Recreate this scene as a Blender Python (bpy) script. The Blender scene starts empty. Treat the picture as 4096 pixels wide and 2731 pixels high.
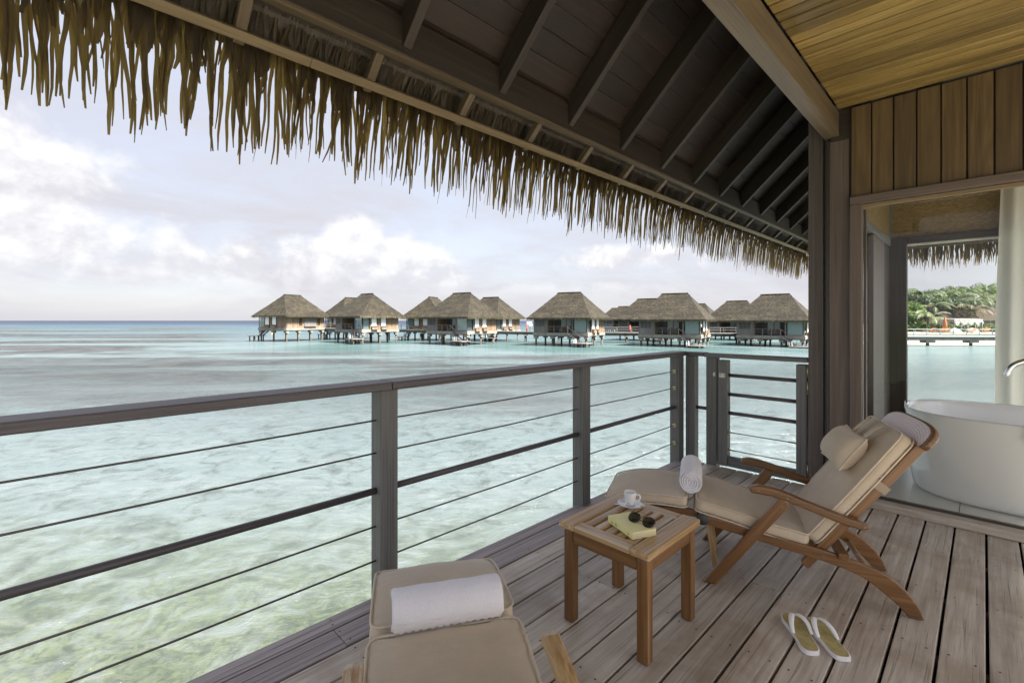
import bpy, bmesh, math, random
from mathutils import Vector, Matrix
R = random.Random(7)
sc = bpy.context.scene
C = sc.collection
rad = math.radians
# ---------------------------------------------------------------- camera
AX = rad(45.3189); cA, sA = math.cos(AX), math.sin(AX)      # world X runs along the railing
def fr(r, d, z=0.0): return Vector((d*cA + r*sA, d*sA - r*cA, z))   # (right, forward) -> world
cam = bpy.data.cameras.new('camera'); cam_o = bpy.data.objects.new('camera', cam); C.objects.link(cam_o)
cam.sensor_width = 36.0; cam.lens = 16.41; cam.shift_y = -0.0204
cam.clip_start = 0.05; cam.clip_end = 60000
cam_o.location = (0, 0, 1.35)
cam_o.rotation_euler = Vector((cA, sA, 0)).to_track_quat('-Z', 'Y').to_euler()
sc.camera = cam_o
# ---------------------------------------------------------------- light and sky
SUN_DIR = Vector((0.22, -0.95, 1.38)).normalized()
sun = bpy.data.lights.new('sun', 'SUN'); sun.energy = 5.0; sun.angle = rad(9); sun.color = (1.0, 0.95, 0.87)
sun_o = bpy.data.objects.new('sun', sun); C.objects.link(sun_o)
sun_o.rotation_euler = SUN_DIR.to_track_quat('Z', 'Y').to_euler()
sc.view_settings.view_transform = 'Standard'; sc.view_settings.look = 'None'
sc.view_settings.gamma = 1.0; sc.view_settings.exposure = 2.17; sc.view_settings.use_curve_mapping = False
sc.cycles.max_bounces = 10; sc.cycles.diffuse_bounces = 5; sc.cycles.transparent_max_bounces = 24
sc.cycles.caustics_reflective = False; sc.cycles.caustics_refractive = False

class NT:
    """small helper for node trees"""
    def __init__(s, t): s.t = t; s.n = t.nodes; s.l = t.links
    def new(s, ty, **kw):
        n = s.n.new(ty)
        for k, v in kw.items():
            if k.startswith('i_'):
                n.inputs[k[2:].replace('_', ' ')].default_value = v
            else: setattr(n, k, v)
        return n
    def put(s, a, b): s.l.new(a, b)
    def math(s, op, a, b=None, c=None, clamp=False):
        n = s.n.new('ShaderNodeMath'); n.operation = op; n.use_clamp = clamp
        for i, v in enumerate((a, b, c)):
            if v is None: continue
            if isinstance(v, (int, float)): n.inputs[i].default_value = v
            else: s.l.new(v, n.inputs[i])
        return n.outputs[0]
    def vmath(s, op, a, b=None):
        n = s.n.new('ShaderNodeVectorMath'); n.operation = op
        for i, v in enumerate((a, b)):
            if v is None: continue
            if isinstance(v, (tuple, list)): n.inputs[i].default_value = v
            else: s.l.new(v, n.inputs[i])
        return n
    def comb(s, x, y, z=0.0):
        n = s.n.new('ShaderNodeCombineXYZ')
        for i, v in enumerate((x, y, z)):
            if isinstance(v, (int, float)): n.inputs[i].default_value = v
            else: s.l.new(v, n.inputs[i])
        return n.outputs[0]
    def sep(s, v):
        n = s.n.new('ShaderNodeSeparateXYZ'); s.l.new(v, n.inputs[0]); return n.outputs
    def noise(s, vec, scale=5.0, detail=4.0, rough=0.55, dist=0.0, lac=2.0):
        n = s.n.new('ShaderNodeTexNoise'); n.inputs['Scale'].default_value = scale
        n.inputs['Detail'].default_value = detail; n.inputs['Roughness'].default_value = rough
        n.inputs['Distortion'].default_value = dist; n.inputs['Lacunarity'].default_value = lac
        if vec is not None: s.l.new(vec, n.inputs['Vector'])
        return n.outputs['Fac']
    def ramp(s, fac, stops, interp='LINEAR'):
        n = s.n.new('ShaderNodeValToRGB'); cr = n.color_ramp; cr.interpolation = interp
        while len(cr.elements) < len(stops): cr.elements.new(0.5)
        for e, (p, col) in zip(cr.elements, stops):
            e.position = p
            if isinstance(col, (int, float)): col = (col, col, col)
            e.color = (*col, 1)
        s.l.new(fac, n.inputs[0]); return n.outputs[0]
    def mix(s, fac, a, b, blend='MIX'):
        n = s.n.new('ShaderNodeMix'); n.data_type = 'RGBA'; n.blend_type = blend
        for k, v in ((0, fac), (6, a), (7, b)):
            if isinstance(v, (int, float)): n.inputs[k].default_value = v
            elif isinstance(v, (tuple, list)): n.inputs[k].default_value = (*v[:3], 1)
            else: s.l.new(v, n.inputs[k])
        return n.outputs[2]
    def smooth(s, v, lo, hi):
        n = s.n.new('ShaderNodeMapRange'); n.interpolation_type = 'SMOOTHSTEP'
        n.inputs[1].default_value = lo; n.inputs[2].default_value = hi
        s.l.new(v, n.inputs[0]); return n.outputs[0]

def build_world():
    w = bpy.data.worlds.new('World'); sc.world = w; w.use_nodes = True
    t = NT(w.node_tree); t.n.clear()
    out = t.new('ShaderNodeOutputWorld'); bg = t.new('ShaderNodeBackground'); bg.inputs[1].default_value = 0.1
    sky = t.new('ShaderNodeTexSky'); sky.sky_type = 'NISHITA'; sky.sun_disc = False
    sky.sun_elevation = math.asin(SUN_DIR.z); sky.sun_rotation = math.atan2(SUN_DIR.x, SUN_DIR.y)
    sky.air_density = 1.0; sky.dust_density = 1.5; sky.ozone_density = 1.0
    tc = t.new('ShaderNodeTexCoord'); g = tc.outputs['Generated']
    x, y, z = t.sep(g)
    az = t.math('ARCTAN2', y, x); el = t.math('ARCSINE', z)
    P = t.comb(az, el, 0)
    # thin veil of high cloud over the blue
    vv = t.vmath('MULTIPLY', g, (1.0, 1.0, 4.0)).outputs[0]
    veil = t.noise(vv, 2.2, 6, 0.6, 0.6)
    veil = t.smooth(veil, 0.25, 0.75)
    hz = t.math('SUBTRACT', 1.0, t.smooth(el, 0.0, 0.5))
    vf = t.math('ADD', t.math('MULTIPLY', veil, 0.22), t.math('ADD', 0.75, t.math('MULTIPLY', hz, 0.08)), clamp=True)
    sd = t.math('MAXIMUM', t.vmath('DOT_PRODUCT', g, tuple(SUN_DIR)).outputs['Value'], 0.0)
    gl = t.math('ADD', 1.0, t.math('MULTIPLY', t.math('POWER', sd, 2.0), 1.5))      # thin cloud glows towards the sun
    vcol = t.mix(1.0, (1.62, 1.60, 1.73), t.comb(gl, gl, gl), 'MULTIPLY')
    base = t.mix(vf, sky.outputs[0], vcol)
    # cumulus: soft ellipses in azimuth/elevation broken up by noise
    blobs = [(1.63, .10, .20, .17), (1.60, .21, .13, .11), (1.47, .07, .14, .06), (1.30, .09, .09, .055),
             (1.17, .08, .14, .09), (1.12, .17, .07, .075), (1.02, .10, .11, .085), (.94, .08, .08, .05),
             (.55, .13, .16, .035), (.70, .05, .3, .03), (.30, .16, .10, .03), (2.0, .10, .30, .12), (-2.2, .13, .5, .11), (-.9, .12, .45, .09), (2.9, .1, .35, .09)]
    acc = None
    for (a, e, ra, re) in blobs:
        dv = t.vmath('SUBTRACT', P, (a, e, 0)).outputs[0]
        dv = t.vmath('MULTIPLY', dv, (1/ra, 1/re, 0)).outputs[0]
        ln = t.vmath('LENGTH', dv).outputs['Value']
        b = t.math('SUBTRACT', 1.0, ln)
        acc = b if acc is None else t.math('MAXIMUM', acc, b)
    Pn = t.comb(az, t.math('MULTIPLY', el, 1.25), 0)
    n1 = t.noise(Pn, 9.0, 9, 0.56, 0.15)
    n0 = t.noise(Pn, 3.1, 3, 0.5)
    dens = t.math('ADD', t.math('MULTIPLY', acc, 0.55), t.math('MULTIPLY', t.math('SUBTRACT', n1, 0.5), 1.5))
    dens = t.math('ADD', dens, t.math('MULTIPLY', t.math('SUBTRACT', n0, 0.5), 0.5))
    cov = t.smooth(dens, -0.05, 0.36)
    lowfade = t.smooth(el, 0.03, 0.12)
    cov = t.math('MULTIPLY', cov, lowfade)
    Pu = t.vmath('ADD', Pn, (0.015, 0.03, 0)).outputs[0]
    n2 = t.noise(Pu, 9.0, 9, 0.56, 0.15)
    lit = t.smooth(t.math('SUBTRACT', n1, n2), -0.13, 0.10)
    ccol = t.mix(lit, (1.80, 1.78, 1.90), (2.42, 2.40, 2.42))
    col = t.mix(t.math('MULTIPLY', cov, 0.88), base, ccol)
    t.put(col, bg.inputs[0]); t.put(bg.outputs[0], out.inputs[0])
build_world()

# ---------------------------------------------------------------- materials
def mat(name):
    m = bpy.data.materials.new(name); m.use_nodes = True
    t = NT(m.node_tree); t.n.clear()
    out = t.new('ShaderNodeOutputMaterial')
    return m, t, out
def plain(name, col, rough=0.5, metal=0.0, noise=0.0, nscale=40, bump=0.0, coat=0.0, spec=0.5):
    m, t, out = mat(name); p = t.new('ShaderNodeBsdfPrincipled')
    p.inputs['Base Color'].default_value = (*col, 1); p.inputs['Roughness'].default_value = rough
    p.inputs['Metallic'].default_value = metal; p.inputs['Coat Weight'].default_value = coat
    p.inputs['Specular IOR Level'].default_value = spec
    tc = t.new('ShaderNodeTexCoord'); n = t.noise(tc.outputs['Object'], nscale, 4)
    if noise:
        k = t.ramp(n, [(0.3, tuple(c*(1-noise) for c in col)), (0.7, tuple(min(1, c*(1+noise)) for c in col))])
        t.put(k, p.inputs['Base Color'])
    if bump:
        b = t.new('ShaderNodeBump'); b.inputs['Strength'].default_value = bump; b.inputs['Distance'].default_value = 0.004
        t.put(n, b.inputs['Height']); t.put(b.outputs[0], p.inputs['Normal'])
    t.put(p.outputs[0], out.inputs[0]); return m
def wood(name, cols, axis='X', rough=0.55, fine=55.0, along=2.5, crack=0.35, var=0.25, wear=None, bump=0.25, coat=0.0, stain=None, figure=0.5):
    """grain runs along one object axis; every object gets its own offset and tone"""
    m, t, out = mat(name); p = t.new('ShaderNodeBsdfPrincipled')
    tc = t.new('ShaderNodeTexCoord'); oi = t.new('ShaderNodeObjectInfo')
    off = t.vmath('MULTIPLY', t.comb(oi.outputs['Random'], oi.outputs['Random'], oi.outputs['Random']), (37.0, 91.0, 53.0)).outputs[0]
    co = t.vmath('ADD', tc.outputs['Object'], off).outputs[0]
    ax = {'X': (along, fine, fine), 'Y': (fine, along, fine), 'Z': (fine, fine, along)}[axis]
    v1 = t.vmath('MULTIPLY', co, ax).outputs[0]
    g1 = t.noise(v1, 1.0, 6, 0.6, 0.3)
    v2 = t.vmath('MULTIPLY', co, tuple(a*0.22 for a in ax)).outputs[0]
    g2 = t.noise(v2, 1.0, 4, 0.55, 1.2)
    # cathedral figure
    fig = t.math('FRACT', t.math('MULTIPLY', g2, 7.0))
    fig = t.math('ABSOLUTE', t.math('SUBTRACT', fig, 0.5))
    f = t.math('ADD', t.math('MULTIPLY', g1, 0.65), t.math('MULTIPLY', g2, 0.35))
    f = t.math('ADD', f, t.math('MULTIPLY', t.math('SUBTRACT', fig, 0.25), 0.25*figure))
    col = t.ramp(f, [(0.28, cols[0]), (0.5, cols[1]), (0.72, cols[2])])
    v3 = t.vmath('MULTIPLY', co, tuple(a*(2.2 if a > along else 1.0) for a in ax)).outputs[0]
    g3 = t.noise(v3, 1.0, 3, 0.5, 0.2)
    cr = t.smooth(g3, 0.30, 0.42)
    col = t.mix(t.math('MULTIPLY', t.math('SUBTRACT', 1.0, cr), crack), col, tuple(c*0.25 for c in cols[0]))
    if wear:
        w1 = t.noise(t.vmath('MULTIPLY', co, tuple(a*0.5 for a in ax)).outputs[0], 1.0, 6, 0.65, 0.5)
        col = t.mix(t.math('MULTIPLY', t.smooth(w1, wear[1], wear[1]+0.08), wear[2]), col, wear[0])
    if stain:
        geo = t.new('ShaderNodeNewGeometry')
        s1 = t.noise(geo.outputs['Position'], stain[1], 5, 0.6, 0.4)
        col = t.mix(t.math('MULTIPLY', t.smooth(s1, 0.42, 0.68), stain[2]), col, stain[0])
    tone = t.math('ADD', 1.0 - var, t.math('MULTIPLY', oi.outputs['Random'], 2*var))
    col = t.mix(1.0, col, t.comb(tone, tone, tone), 'MULTIPLY')
    t.put(col, p.inputs['Base Color'])
    p.inputs['Coat Weight'].default_value = coat; p.inputs['Coat Roughness'].default_value = 0.25
    rr = t.math('ADD', rough-0.08, t.math('MULTIPLY', g1, 0.16)); t.put(rr, p.inputs['Roughness'])
    b = t.new('ShaderNodeBump'); b.inputs['Strength'].default_value = bump; b.inputs['Distance'].default_value = 0.003
    hh = t.math('ADD', g1, t.math('MULTIPLY', cr, 0.6)); t.put(hh, b.inputs['Height']); t.put(b.outputs[0], p.inputs['Normal'])
    t.put(p.outputs[0], out.inputs[0]); m['long'] = axis == 'X'; return m
MT = {}
MT['deck'] = wood('weathered decking', [(.31,.262,.21), (.49,.438,.37), (.64,.595,.52)], fine=48, along=2.4, crack=.42, var=.17, rough=.47, bump=.5,
                  stain=((.27,.19,.125), 3.4, .5), figure=.6)
MT['edge'] = wood('weathered edge board', [(.14,.115,.115), (.29,.255,.25), (.46,.42,.415)], fine=80, along=1.2, crack=.9, var=.08, rough=.65, bump=.7, figure=.8)
MT['grey'] = wood('greyed railing timber', [(.070,.071,.070), (.138,.139,.136), (.225,.224,.220)], fine=90, along=1.4, crack=.55, var=.1, rough=.6, bump=.4, figure=.3)
MT['handrail'] = wood('dark handrail timber', [(.042,.036,.038), (.085,.074,.077), (.15,.133,.138)], fine=90, along=1.2, crack=.6, var=.06, rough=.5, bump=.4, figure=.3)
MT['post'] = wood('grey brown post timber', [(.065,.053,.047), (.108,.09,.082), (.165,.14,.128)], fine=90, along=1.4, crack=.3, var=.1, rough=.6, bump=.3, figure=.3)
MT['postbrown'] = wood('brown post timber', [(.075,.055,.045), (.125,.095,.08), (.185,.145,.12)], fine=40, along=1.2, crack=.2, var=.1, rough=.5, bump=.25, figure=.9)
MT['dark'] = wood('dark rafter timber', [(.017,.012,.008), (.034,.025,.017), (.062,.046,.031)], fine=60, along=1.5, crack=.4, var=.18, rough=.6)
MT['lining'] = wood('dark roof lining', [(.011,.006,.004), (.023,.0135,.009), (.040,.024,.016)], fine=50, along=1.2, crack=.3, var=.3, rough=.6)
MT['batten'] = wood('pale batten timber', [(.15,.108,.055), (.235,.175,.095), (.33,.255,.15)], fine=70, along=2, crack=.3, var=.15, rough=.65)
MT['strand'] = plain('grey thatch strand', (.16,.145,.12), .8, noise=.3, nscale=30)
MT['beam'] = wood('beam timber', [(.085,.060,.034), (.14,.103,.060), (.21,.165,.105)], fine=60, along=1.2, crack=.25, var=.05, rough=.5, coat=.1)
MT['ceil'] = wood('golden ceiling boards', [(.135,.090,.025), (.25,.175,.055), (.40,.30,.115)], fine=40, along=2.6, crack=.35, var=.36, rough=.38, coat=.3, figure=.5)
MT['wall'] = wood('brown wall boards', [(.060,.038,.016), (.105,.068,.030), (.16,.108,.05)], axis='Z', fine=26, along=1.3, crack=.2, var=.2, rough=.5, figure=1.1)
MT['teak'] = wood('oiled teak', [(.085,.036,.010), (.17,.078,.022), (.27,.14,.048)], fine=70, along=2.2, crack=.35, var=.15, rough=.42, wear=((.42,.34,.25), .62, .55), coat=.25, figure=.15)
MT['teak_worn'] = wood('worn pale teak', [(.22,.12,.042), (.43,.275,.125), (.62,.455,.26)], fine=75, along=2.2, crack=.3, var=.1, rough=.36, wear=((.62,.56,.48), .54, .6), coat=.1)
MT['vwall'] = wood('far villa planks', [(.085,.04,.015), (.21,.13,.065), (.38,.285,.175)], axis='Z', fine=7, along=.25, crack=.25, var=.08, rough=.8, bump=.1, wear=((.17,.155,.145), .50, .75))
MT['vgrey'] = wood('far villa grey planks', [(.085,.077,.072), (.15,.138,.13), (.235,.22,.205)], axis='Z', fine=7, along=.3, crack=.3, var=.1, rough=.8, bump=.1)
MT['concrete'] = plain('weathered concrete', (.21,.20,.172), .85, noise=.25, nscale=1.2)
MT['pile'] = plain('stained pile', (.075,.068,.055), .85, noise=.3, nscale=2)
MT['steel'] = plain('brushed steel', (.55,.53,.48), .35, 1.0, noise=.1)
MT['brass'] = plain('dull brass', (.52,.46,.30), .38, 1.0, noise=.15)
MT['chrome'] = plain('chrome', (.85,.86,.88), .07, 1.0)
MT['cable'] = plain('dark wire rope', (.10,.095,.09), .5, .6, noise=.2, nscale=400)
MT['screw'] = plain('dark screw', (.05,.045,.04), .5, .5)
MT['bolt'] = plain('bronze bolt', (.22,.16,.10), .4, .8)
MT['white'] = plain('white enamel', (.92,.92,.92), .12, coat=.5)
MT['porcelain'] = plain('white porcelain', (.84,.84,.84), .15, coat=.4)
MT['rubber'] = plain('white foam rubber', (.86,.84,.85), .6, noise=.03, bump=.1, nscale=200)
MT['strap'] = plain('white fabric strap', (.86,.85,.86), .8, noise=.04, nscale=300, bump=.2)
MT['black'] = plain('black plastic', (.015,.014,.014), .25, coat=.3)
MT['gold'] = plain('gold wire', (.7,.5,.22), .3, 1.0)
MT['page'] = plain('book pages', (.68,.62,.40), .9, noise=.12, nscale=500)
MT['cover'] = plain('yellow book cover', (.86,.83,.40), .5, noise=.03)
MT['ink'] = plain('grey ink', (.30,.28,.12), .7)
MT['sand'] = plain('pale beach sand', (.42,.385,.32), .95, noise=.08, nscale=.3)
MT['tile'] = plain('cream floor tile', (.74,.73,.66), .25, noise=.03, nscale=3)
MT['track'] = plain('dark bronze track', (.10,.085,.07), .4, .5)
MT['strapband'] = plain('tan elastic strap', (.36,.30,.22), .9, noise=.05, nscale=300)
MT['orange'] = plain('orange canvas', (.30,.11,.035), .8, noise=.1, nscale=2)
MT['tilebrown'] = plain('brown roof tiles', (.065,.036,.027), .8, noise=.25, nscale=1.5)
MT['plaster'] = plain('cream plaster', (.30,.28,.235), .9, noise=.05, nscale=1)
MT['bluegrey'] = plain('grey blue rail', (.32,.36,.38), .6)
MT['rock'] = plain('dark fitting', (.05,.05,.05), .6)
MT['shade'] = plain('white roller shade', (.82,.82,.80), .8, noise=.03, nscale=2)
MT['drape'] = plain('white drape cloth', (.50,.50,.48), .9, noise=.1, nscale=3)
MT['buoy'] = plain('orange buoy', (.75,.35,.10), .5)
MT['red'] = plain('red paint', (.5,.06,.05), .5)
MT['gap_dark'] = plain('dark underfloor', (.03,.028,.025), .9)
MT['hull'] = plain('white boat hull', (.8,.8,.8), .4)

def mk_fabric(name, col, scale=900., bump=.3, trans=0.0, slub=True):
    m, t, out = mat(name); p = t.new('ShaderNodeBsdfPrincipled')
    tc = t.new('ShaderNodeTexCoord'); o = tc.outputs['Object']
    a = t.noise(t.vmath('MULTIPLY', o, (scale, scale*.12, scale*.3)).outputs[0], 1.0, 3)
    b_ = t.noise(t.vmath('MULTIPLY', o, (scale*.12, scale, scale*.3)).outputs[0], 1.0, 3)
    w = t.math('ADD', t.math('MULTIPLY', a, .5), t.math('MULTIPLY', b_, .5))
    big = t.noise(o, 9, 4, .6)
    k = t.math('ADD', t.math('MULTIPLY', w, .6), t.math('MULTIPLY', big, .4))
    c = t.ramp(k, [(.3, tuple(x*.82 for x in col)), (.7, tuple(min(1, x*1.12) for x in col))])
    t.put(c, p.inputs['Base Color']); p.inputs['Roughness'].default_value = .9
    p.inputs['Sheen Weight'].default_value = .25; p.inputs['Sheen Roughness'].default_value = .5
    b = t.new('ShaderNodeBump'); b.inputs['Strength'].default_value = bump; b.inputs['Distance'].default_value = .0015
    wr = t.noise(t.vmath('MULTIPLY', o, (14, 5, 8)).outputs[0], 1.0, 4, .55, .6)
    hh = t.math('ADD', w, t.math('MULTIPLY', wr, 9.0)); t.put(hh, b.inputs['Height']); t.put(b.outputs[0], p.inputs['Normal'])
    t.put(p.outputs[0], out.inputs[0]); return m
MT['fabric'] = mk_fabric('tan canvas', (.57, .48, .36))
MT['piping'] = mk_fabric('tan piping', (.62, .53, .41))
def mk_terry():
    m, t, out = mat('white terry cloth'); p = t.new('ShaderNodeBsdfPrincipled')
    tc = t.new('ShaderNodeTexCoord'); n = t.noise(tc.outputs['Object'], 330, 3, .6)
    v = t.new('ShaderNodeTexVoronoi'); v.inputs['Scale'].default_value = 420; t.put(tc.outputs['Object'], v.inputs['Vector'])
    c = t.ramp(n, [(.3, (.80, .79, .83)), (.65, (.91, .90, .94))]); t.put(c, p.inputs['Base Color'])
    p.inputs['Roughness'].default_value = 1; p.inputs['Sheen Weight'].default_value = .4
    b = t.new('ShaderNodeBump'); b.inputs['Strength'].default_value = .55; b.inputs['Distance'].default_value = .003
    h = t.math('ADD', n, t.math('MULTIPLY', v.outputs['Distance'], -.7)); t.put(h, b.inputs['Height']); t.put(b.outputs[0], p.inputs['Normal'])
    t.put(p.outputs[0], out.inputs[0]); return m
MT['terry'] = mk_terry()
def mk_rings():
    m, t, out = mat('pale end grain'); p = t.new('ShaderNodeBsdfPrincipled'); tc = t.new('ShaderNodeTexCoord'); o = tc.outputs['Object']
    q = t.vmath('ADD', t.vmath('MULTIPLY', o, (.55, 0, 1.0)).outputs[0], (.03, 0, .06)).outputs[0]
    L = t.vmath('LENGTH', q).outputs['Value']; n = t.noise(o, 22, 4, .6)
    r = t.math('FRACT', t.math('ADD', t.math('MULTIPLY', L, 85.0), t.math('MULTIPLY', n, 1.6)))
    k = t.math('ABSOLUTE', t.math('SUBTRACT', r, .5))
    c = t.ramp(t.math('ADD', k, t.math('MULTIPLY', t.math('SUBTRACT', n, .5), .3)), [(.05, (.44,.32,.27)), (.22, (.54,.42,.37)), (.48, (.62,.51,.46))])
    t.put(c, p.inputs['Base Color']); p.inputs['Roughness'].default_value = .4; p.inputs['Coat Weight'].default_value = .2
    t.put(p.outputs[0], out.inputs[0]); return m
MT['headrest'] = mk_rings()
def mk_leaf(name, c1, c2, tr, trw=.5, scale=(120, 120, 3), alt=None):
    m, t, out = mat(name)
    tc = t.new('ShaderNodeTexCoord'); oi = t.new('ShaderNodeObjectInfo')
    n = t.noise(t.vmath('MULTIPLY', tc.outputs['Object'], scale).outputs[0], 1.0, 4)
    big = t.noise(t.vmath('MULTIPLY', tc.outputs['Object'], tuple(s*.15 for s in scale)).outputs[0], 1.0, 3)
    k = t.math('ADD', t.math('MULTIPLY', n, .5), t.math('MULTIPLY', big, .5))
    c = t.ramp(k, [(.3, c1), (.7, c2)])
    tone = t.math('ADD', .45, t.math('MULTIPLY', oi.outputs['Random'], 1.0))
    c = t.mix(1.0, c, t.comb(tone, tone, tone), 'MULTIPLY')
    d = t.new('ShaderNodeBsdfPrincipled'); d.inputs['Roughness'].default_value = .55; t.put(c, d.inputs['Base Color'])
    tl = t.new('ShaderNodeBsdfTranslucent')
    tcx = t.ramp(k, [(.3, tuple(x*.55 for x in tr)), (.7, tr)]); t.put(tcx, tl.inputs[0])
    mx = t.new('ShaderNodeMixShader'); mx.inputs[0].default_value = trw
    t.put(d.outputs[0], mx.inputs[1]); t.put(tl.outputs[0], mx.inputs[2]); t.put(mx.outputs[0], out.inputs[0]); return m
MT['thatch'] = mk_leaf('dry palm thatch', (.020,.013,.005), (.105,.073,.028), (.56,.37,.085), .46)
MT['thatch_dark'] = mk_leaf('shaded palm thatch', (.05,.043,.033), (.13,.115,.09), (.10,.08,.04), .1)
def mk_glass(name, tint=(.975,.985,.98), refl=1.0):
    m, t, out = mat(name)
    tr = t.new('ShaderNodeBsdfTransparent'); tr.inputs[0].default_value = (*tint, 1)
    gl = t.new('ShaderNodeBsdfGlossy'); gl.inputs['Roughness'].default_value = .01
    f = t.new('ShaderNodeFresnel'); f.inputs[0].default_value = 1.45
    k = t.math('MULTIPLY', f.outputs[0], refl)
    mx = t.new('ShaderNodeMixShader'); t.put(k, mx.inputs[0]); t.put(tr.outputs[0], mx.inputs[1]); t.put(gl.outputs[0], mx.inputs[2])
    t.put(mx.outputs[0], out.inputs[0]); return m
MT['glass'] = mk_glass('window glass', refl=.5)
MT['vglass'] = mk_glass('far villa glass', (.88,.93,.93), .6)
MT['lens'] = mk_glass('dark lens', (.12,.12,.11), 1.6)
def mk_cloth(name, col, trw):
    m, t, out = mat(name)
    tc = t.new('ShaderNodeTexCoord'); n = t.noise(t.vmath('MULTIPLY', tc.outputs['Object'], (300, 300, 40)).outputs[0], 1.0, 3)
    c = t.ramp(n, [(.3, tuple(x*.94 for x in col)), (.7, col)])
    d = t.new('ShaderNodeBsdfDiffuse'); tl = t.new('ShaderNodeBsdfTranslucent'); t.put(c, d.inputs[0]); t.put(c, tl.inputs[0])
    mx = t.new('ShaderNodeMixShader'); mx.inputs[0].default_value = trw
    t.put(d.outputs[0], mx.inputs[1]); t.put(tl.outputs[0], mx.inputs[2]); t.put(mx.outputs[0], out.inputs[0]); return m
MT['curtain'] = mk_cloth('sheer curtain', (.92,.905,.85), .5)
MT['vcurtain'] = mk_cloth('pale curtain', (.66,.70,.69), .3)
def mk_weave(name, c1, c2, c3, sx, sy, ax='YZ'):
    m, t, out = mat(name); p = t.new('ShaderNodeBsdfPrincipled'); tc = t.new('ShaderNodeTexCoord')
    x, y, z = t.sep(tc.outputs['Object'])
    u, v = {'YZ': (y, z), 'XZ': (x, z), 'XY': (x, y)}[ax]
    w1 = t.math('SINE', t.math('MULTIPLY', u, sx)); w2 = t.math('SINE', t.math('MULTIPLY', v, sy))
    k = t.math('MULTIPLY', w1, w2)
    n = t.noise(t.vmath('MULTIPLY', tc.outputs['Object'], (30, 30, 90)).outputs[0], 1.0, 4)
    k2 = t.math('ADD', t.math('MULTIPLY', k, .28), n)
    c = t.ramp(k2, [(.25, c1), (.5, c2), (.8, c3)]); t.put(c, p.inputs['Base Color']); p.inputs['Roughness'].default_value = .75
    b = t.new('ShaderNodeBump'); b.inputs['Strength'].default_value = .5; b.inputs['Distance'].default_value = .002
    t.put(k, b.inputs['Height']); t.put(b.outputs[0], p.inputs['Normal']); t.put(p.outputs[0], out.inputs[0]); return m
MT['weave'] = mk_weave('woven bamboo mat', (.10,.07,.03), (.22,.155,.07), (.34,.25,.12), 260, 420)
MT['weave_side'] = mk_weave('woven bamboo mat side', (.10,.07,.03), (.22,.155,.07), (.34,.25,.12), 260, 420, 'XZ')
MT['insole'] = mk_weave('woven straw insole', (.30,.25,.08), (.46,.38,.15), (.60,.52,.25), 900, 700, 'XY')
def mk_roof():
    m, t, out = mat('far thatch roof'); p = t.new('ShaderNodeBsdfPrincipled'); tc = t.new('ShaderNodeTexCoord'); o = tc.outputs['Object']
    oi = t.new('ShaderNodeObjectInfo')
    x, y, z = t.sep(o)
    n1 = t.noise(t.vmath('MULTIPLY', o, (2.6, 2.6, 1.4)).outputs[0], 1.0, 7, .8)
    n2 = t.noise(t.vmath('MULTIPLY', o, (1, 1, 2.5)).outputs[0], .5, 4, .6)
    rows = t.math('FRACT', t.math('ADD', t.math('MULTIPLY', z, 2.6), t.math('MULTIPLY', n1, .9)))
    k = t.math('ADD', t.math('MULTIPLY', n1, .6), t.math('ADD', t.math('MULTIPLY', n2, .35), t.math('MULTIPLY', rows, .06)))
    c = t.ramp(k, [(.38, (.004,.003,.0016)), (.50, (.0165,.0130,.0066)), (.62, (.050,.041,.022))])
    t.put(c, p.inputs['Base Color']); p.inputs['Roughness'].default_value = .95
    b = t.new('ShaderNodeBump'); b.inputs['Strength'].default_value = .8; b.inputs['Distance'].default_value = .12
    t.put(t.math('ADD', n1, t.math('MULTIPLY', rows, .5)), b.inputs['Height']); t.put(b.outputs[0], p.inputs['Normal'])
    t.put(p.outputs[0], out.inputs[0]); return m
MT['roof'] = mk_roof()
MT['eave'] = mk_leaf('far thatch fringe', (.03,.026,.015), (.085,.072,.04), (.3,.24,.1), .25, (6, 6, 1))
def mk_foliage(name, c1, c2, tr):
    return mk_leaf(name, c1, c2, tr, .35, (.8, .8, .8))
MT['palm'] = mk_foliage('palm fronds', (.03,.055,.018), (.085,.125,.042), (.14,.20,.05))
MT['palm_pale'] = mk_foliage('pale palm fronds', (.07,.10,.04), (.20,.22,.12), (.2,.24,.10))
MT['palm_dry'] = mk_foliage('dry palm fronds', (.075,.08,.035), (.20,.175,.10), (.16,.14,.07))
MT['bush'] = mk_foliage('bright bush leaves', (.03,.06,.012), (.085,.14,.03), (.15,.23,.04))
MT['darktree'] = mk_foliage('dark tree leaves', (.014,.026,.010), (.042,.066,.024), (.06,.10,.03))
MT['trunk'] = plain('palm trunk', (.20,.17,.13), .9, noise=.3, nscale=4)

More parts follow.
